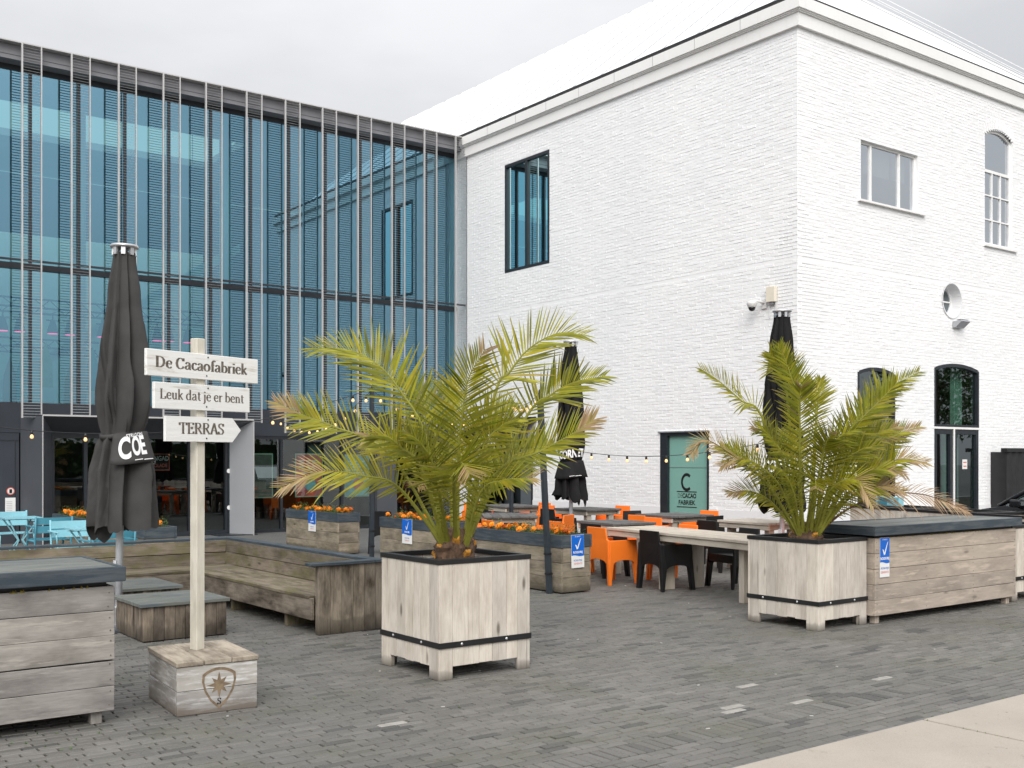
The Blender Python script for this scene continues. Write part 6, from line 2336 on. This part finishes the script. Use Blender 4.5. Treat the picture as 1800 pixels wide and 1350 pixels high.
# ------------------------------------------------------------------ right hand background
for i, (x, y) in enumerate(((15.38, 10.2), (14.98, 8.9), (14.62, 7.6), (14.3, 6.4))):
    pt_ = palm_planter(('pale timber planter with black rim, farthest of the row by the car', 'pale timber planter with black rim, second farthest of the row by the car',
                        'pale timber planter with black rim, second nearest of the row by the car', 'pale timber planter with black rim, nearest of the row by the car')[i],
                       x - .45, y - .62, .9, 1.24, .93, 8, 'row of rimmed planters by the parked car')
    pt_.rotation_euler = (0, 0, R(-16.5))
fn = thing('metal_fence', 'black corrugated metal fence against the white side wall', 'fence', (22.05, 12.05, 0))
for k in range(16):
    x = k * .25
    MB().prism([(x, 0, 0), (x + .06, -.05, 0), (x + .17, -.05, 0), (x + .23, 0, 0), (x + .25, 0, 0), (x + .25, .01, 0), (x + .226, .01, 0), (x + .166, -.04, 0), (x + .064, -.04, 0), (x + .004, .01, 0)], (0, 0, 1.84)).build('fence_panel', 'black_metal', fn)
MB().box(-.10, 4.1, -.09, .05, 1.84, 1.92).build('top_rail', 'black_metal', fn)
MB().box(-.02, .0, -.02, .32, 0, 1.84).build('end_panel', 'black_metal', fn)
ts = thing('blue_case', 'light blue case standing on the farthest rimmed planter', 'case', (15.35, 10.35, .935), R(-16.5))
MB().box(-.05, .05, -.30, .26, 0, .15).build('body', 'blue_light', ts, bevel=.01)
MB().box(-.056, -.051, -.02, .20, .02, .13).build('front_panel', 'blue_dark', ts)


def car(label, x, y, rot, paint):
    """hatchback, front towards -X of its own axes, base at its centre"""
    t = thing('parked_car', label, 'car', (x, y, 0), R(rot), 'parked cars')
    W = .88
    prof = [(-2.10, .35), (-2.12, .55), (-2.02, .74), (-1.35, .90), (-1.0, .96), (1.75, .98), (2.02, .92), (2.10, .70), (2.10, .38), (1.9, .25), (-1.95, .25)]
    mb = MB()
    st = [(-W, .88), (-W * .985, 1.0), (0, 1.03), (W * .985, 1.0), (W, .88)]
    vs, fs = [], []
    n = len(prof)
    for yy_, s in st:
        for px_, pz in prof:
            vs.append((px_ * (1 if abs(yy_) < .5 else .985), yy_, .25 + (pz - .25) * (s if pz > .6 else 1)))
    for j in range(len(st) - 1):
        for i in range(n):
            k = (i + 1) % n
            fs.append((j * n + i, j * n + k, (j + 1) * n + k, (j + 1) * n + i))
    fs.append(tuple(range(n))); fs.append(tuple(range((len(st) - 1) * n, len(st) * n))[::-1])
    mb.add(vs, fs).build('body', paint, t, bevel=.04)
    # roof and pillars
    roof = [(-.30, 1.40), (.2, 1.46), (1.0, 1.44), (1.55, 1.36)]
    base = [(-1.10, .95), (1.95, .95)]
    wr, wb = .60, .80
    mb = MB()
    for a, b in zip(roof[:-1], roof[1:]):
        mb.hexa([(a[0], -wr, a[1] - .03), (b[0], -wr, b[1] - .03), (b[0], wr, b[1] - .03), (a[0], wr, a[1] - .03)], [(a[0], -wr, a[1]), (b[0], -wr, b[1]), (b[0], wr, b[1]), (a[0], wr, a[1])])
    mb.build('roof', paint, t)
    for sg in (-1, 1):
        for (a, b, r) in ((base[0], roof[0], .035), ((.55, .95), (.45, 1.45), .03), (base[1], roof[-1], .05)):
            MB().tube([(a[0], sg * wb, a[1]), ((a[0] + b[0]) / 2, sg * (wb + wr) / 2 * 1.03, (a[1] + b[1]) / 2 + .02), (b[0], sg * wr, b[1] - .02)], r, 8).build('pillar', paint, t, smooth=True)
        y0, y1 = sg * wb, sg * wr
        MB().add([(-1.0, y0, .96), (.55, y0, .96), (.45, y1, 1.42), (-.28, y1, 1.38)], [(0, 1, 2, 3)]).build('side_window', 'glass_car', t)
        MB().add([(.6, y0, .96), (1.85, y0, .96), (1.5, y1, 1.35), (.5, y1, 1.42)], [(0, 1, 2, 3)]).build('side_window', 'glass_car', t)
        MB().box(-.80, -.62, sg * .97 - .09, sg * .97 + .09, .95, 1.07).build('wing_mirror', paint, t, bevel=.03)
        MB().tube([(-.3, sg * wr, 1.40), (.2, sg * wr, 1.46), (1.0, sg * wr, 1.44), (1.5, sg * wr, 1.37)], .02, 6).build('roof_rail', 'black_metal', t)
        for wx in (-1.32, 1.32):
            wh = MB().lathe([(.20, -.09), (.30, -.10), (.325, -.06), (.325, .06), (.30, .10), (.20, .09)], 24, (wx, sg * .80, .32), 'y').build('wheel', 'rubber', t, smooth=True)
            MB().lathe([(.03, .105), (.20, .10), (.20, .07)] if sg > 0 else [(.20, -.07), (.20, -.10), (.03, -.105)], 18, (wx, sg * .80, .32), 'y').build('rim', 'alu', wh)
        MB().box(-2.10, -1.95, sg * .70 - .14, sg * .70 + .12, .60, .72).build('headlight', 'glass_car', t)
        MB().box(2.06, 2.12, sg * .70 - .10, sg * .70 + .12, .70, .86).build('tail_light', 'sticker_red', t)
    MB().add([(-1.06, -wb + .03, .97), (-1.06, wb - .03, .97), (-.31, wr - .03, 1.40), (-.31, -wr + .03, 1.40)], [(0, 1, 2, 3)]).build('windscreen', 'glass_car', t)
    MB().add([(1.93, -wb + .05, .97), (1.93, wb - .05, .97), (1.56, wr - .04, 1.36), (1.56, -wr + .04, 1.36)], [(0, 1, 2, 3)]).build('rear_window', 'glass_car', t)
    MB().box(-.7, 1.7, -.7, .7, .5, .93).build('cabin', 'interior_dark', t)
    for sg in (-1, 1):
        MB().hexa([(.1, sg * .38 - .22, .9), (.3, sg * .38 - .22, .9), (.3, sg * .38 + .22, .9), (.1, sg * .38 + .22, .9)], [(.25, sg * .38 - .18, 1.3), (.35, sg * .38 - .18, 1.3), (.35, sg * .38 + .18, 1.3), (.25, sg * .38 + .18, 1.3)]).build('seat', 'interior_dark', t, bevel=.03)
    m = Matrix.Translation((-.42, .38, 1.0)) @ Matrix.Rotation(R(68), 4, 'Y')
    ring = [(.18 * math.cos(2 * math.pi * i / 20), .18 * math.sin(2 * math.pi * i / 20), 0) for i in range(21)]
    MB().tube(ring, .014, 6, False).build('steering_wheel', 'panel_mid', t, matrix=m, smooth=True)
    return t


car('black hatchback parked behind the rimmed planters at the right edge', 17.15, 7.95, -90, 'car_paint')

# ------------------------------------------------------------------ across the street (seen mirrored in the glass)
def tree(label, x, y, h, spread, seed):
    t = thing('street_tree', label, 'tree', (x, y, 0), 0, 'trees across the street')
    rg = random.Random(seed)
    MB().tube([(0, 0, 0), (.05, .02, h * .25), (.0, .08, h * .5), (.05, .0, h * .8)], [.22, .17, .12, .03], 9).build('trunk', 'bark', t, smooth=True)
    for k in range(7):
        a = k * 2.4; z = h * (.3 + .07 * k)
        MB().tube([(0, 0, z), (math.cos(a) * spread * .35, math.sin(a) * spread * .35, z + .7), (math.cos(a) * spread * .75, math.sin(a) * spread * .75, z + 1.2)], [.08, .05, .015], 6).build('limb', 'bark', t, smooth=True)
    mb = MB()
    cl = [(rg.gauss(0, spread * .42), rg.gauss(0, spread * .42), h * rg.uniform(.38, .98), rg.uniform(.5, 1.1)) for _ in range(34)]
    for cx, cy, cz, r in cl:
        tone_ = rg.uniform(.55, 1.25)
        for _ in range(75):
            d = Vector((rg.gauss(0, 1), rg.gauss(0, 1), rg.gauss(0, .8))).normalized() * r * rg.uniform(.3, 1.05)
            p = Vector((cx, cy, cz)) + d
            if p.z < h * .22: continue
            u = Vector((rg.gauss(0, 1), rg.gauss(0, 1), rg.gauss(0, 1))).normalized()
            v = u.cross(Vector((rg.gauss(0, 1), rg.gauss(0, 1), rg.gauss(0, 1)))).normalized()
            s = rg.uniform(.08, .17)
            col = (.055 * tone_, .095 * tone_, .025 * tone_)
            mb.add([p - u * s, p + v * s * .55, p + u * s, p - v * s * .55], [(0, 1, 2, 3)], col)
    mb.build('crown', 'leaf', t)


for i, (x, y, h, s) in enumerate(((53, -8, 10.5, 3.6), (61, -12, 9.0, 3.2))):
    tree(('tall leafy tree across the street, mirrored in the arched door pane', 'smaller leafy tree across the street beyond the tall one')[i], x, y, h, s, 50 + i)
hg = MB()
rg = random.Random(99)
for _ in range(9000):
    p = Vector((rg.uniform(-30, 60), -19 + rg.gauss(0, .7), abs(rg.gauss(0, 1)) * 1.0 + rg.uniform(0, 1.6)))
    u = Vector((rg.gauss(0, 1), rg.gauss(0, 1), rg.gauss(0, 1))).normalized()
    v = u.cross(Vector((rg.gauss(0, 1), rg.gauss(0, 1), rg.gauss(0, 1)))).normalized()
    s = rg.uniform(.12, .26); g = rg.uniform(.5, 1.3)
    hg.add([p - u * s, p + v * s * .6, p + u * s, p - v * s * .6], [(0, 1, 2, 3)], (.05 * g, .09 * g, .025 * g))
hg.add([(-30, -19.3, 0), (60, -19.3, 0), (60, -18.7, 0), (-30, -18.7, 0), (-30, -19.1, 2.6), (60, -19.1, 2.6), (60, -18.9, 2.6), (-30, -18.9, 2.6)], [(4, 5, 6, 7), (0, 1, 5, 4), (1, 2, 6, 5), (2, 3, 7, 6), (3, 0, 4, 7)], (.03, .05, .015))
tag(hg.build('hedge', 'leaf'), 'long loose hedge across the street', 'hedge', kind='stuff')
car('silver hatchback parked across the street', 6.0, -8.5, 2, 'car_silver')
car('white hatchback parked across the street', 11.2, -8.6, 181, 'car_white')
car('black hatchback parked across the street', 16.6, -8.5, 1, 'car_paint')
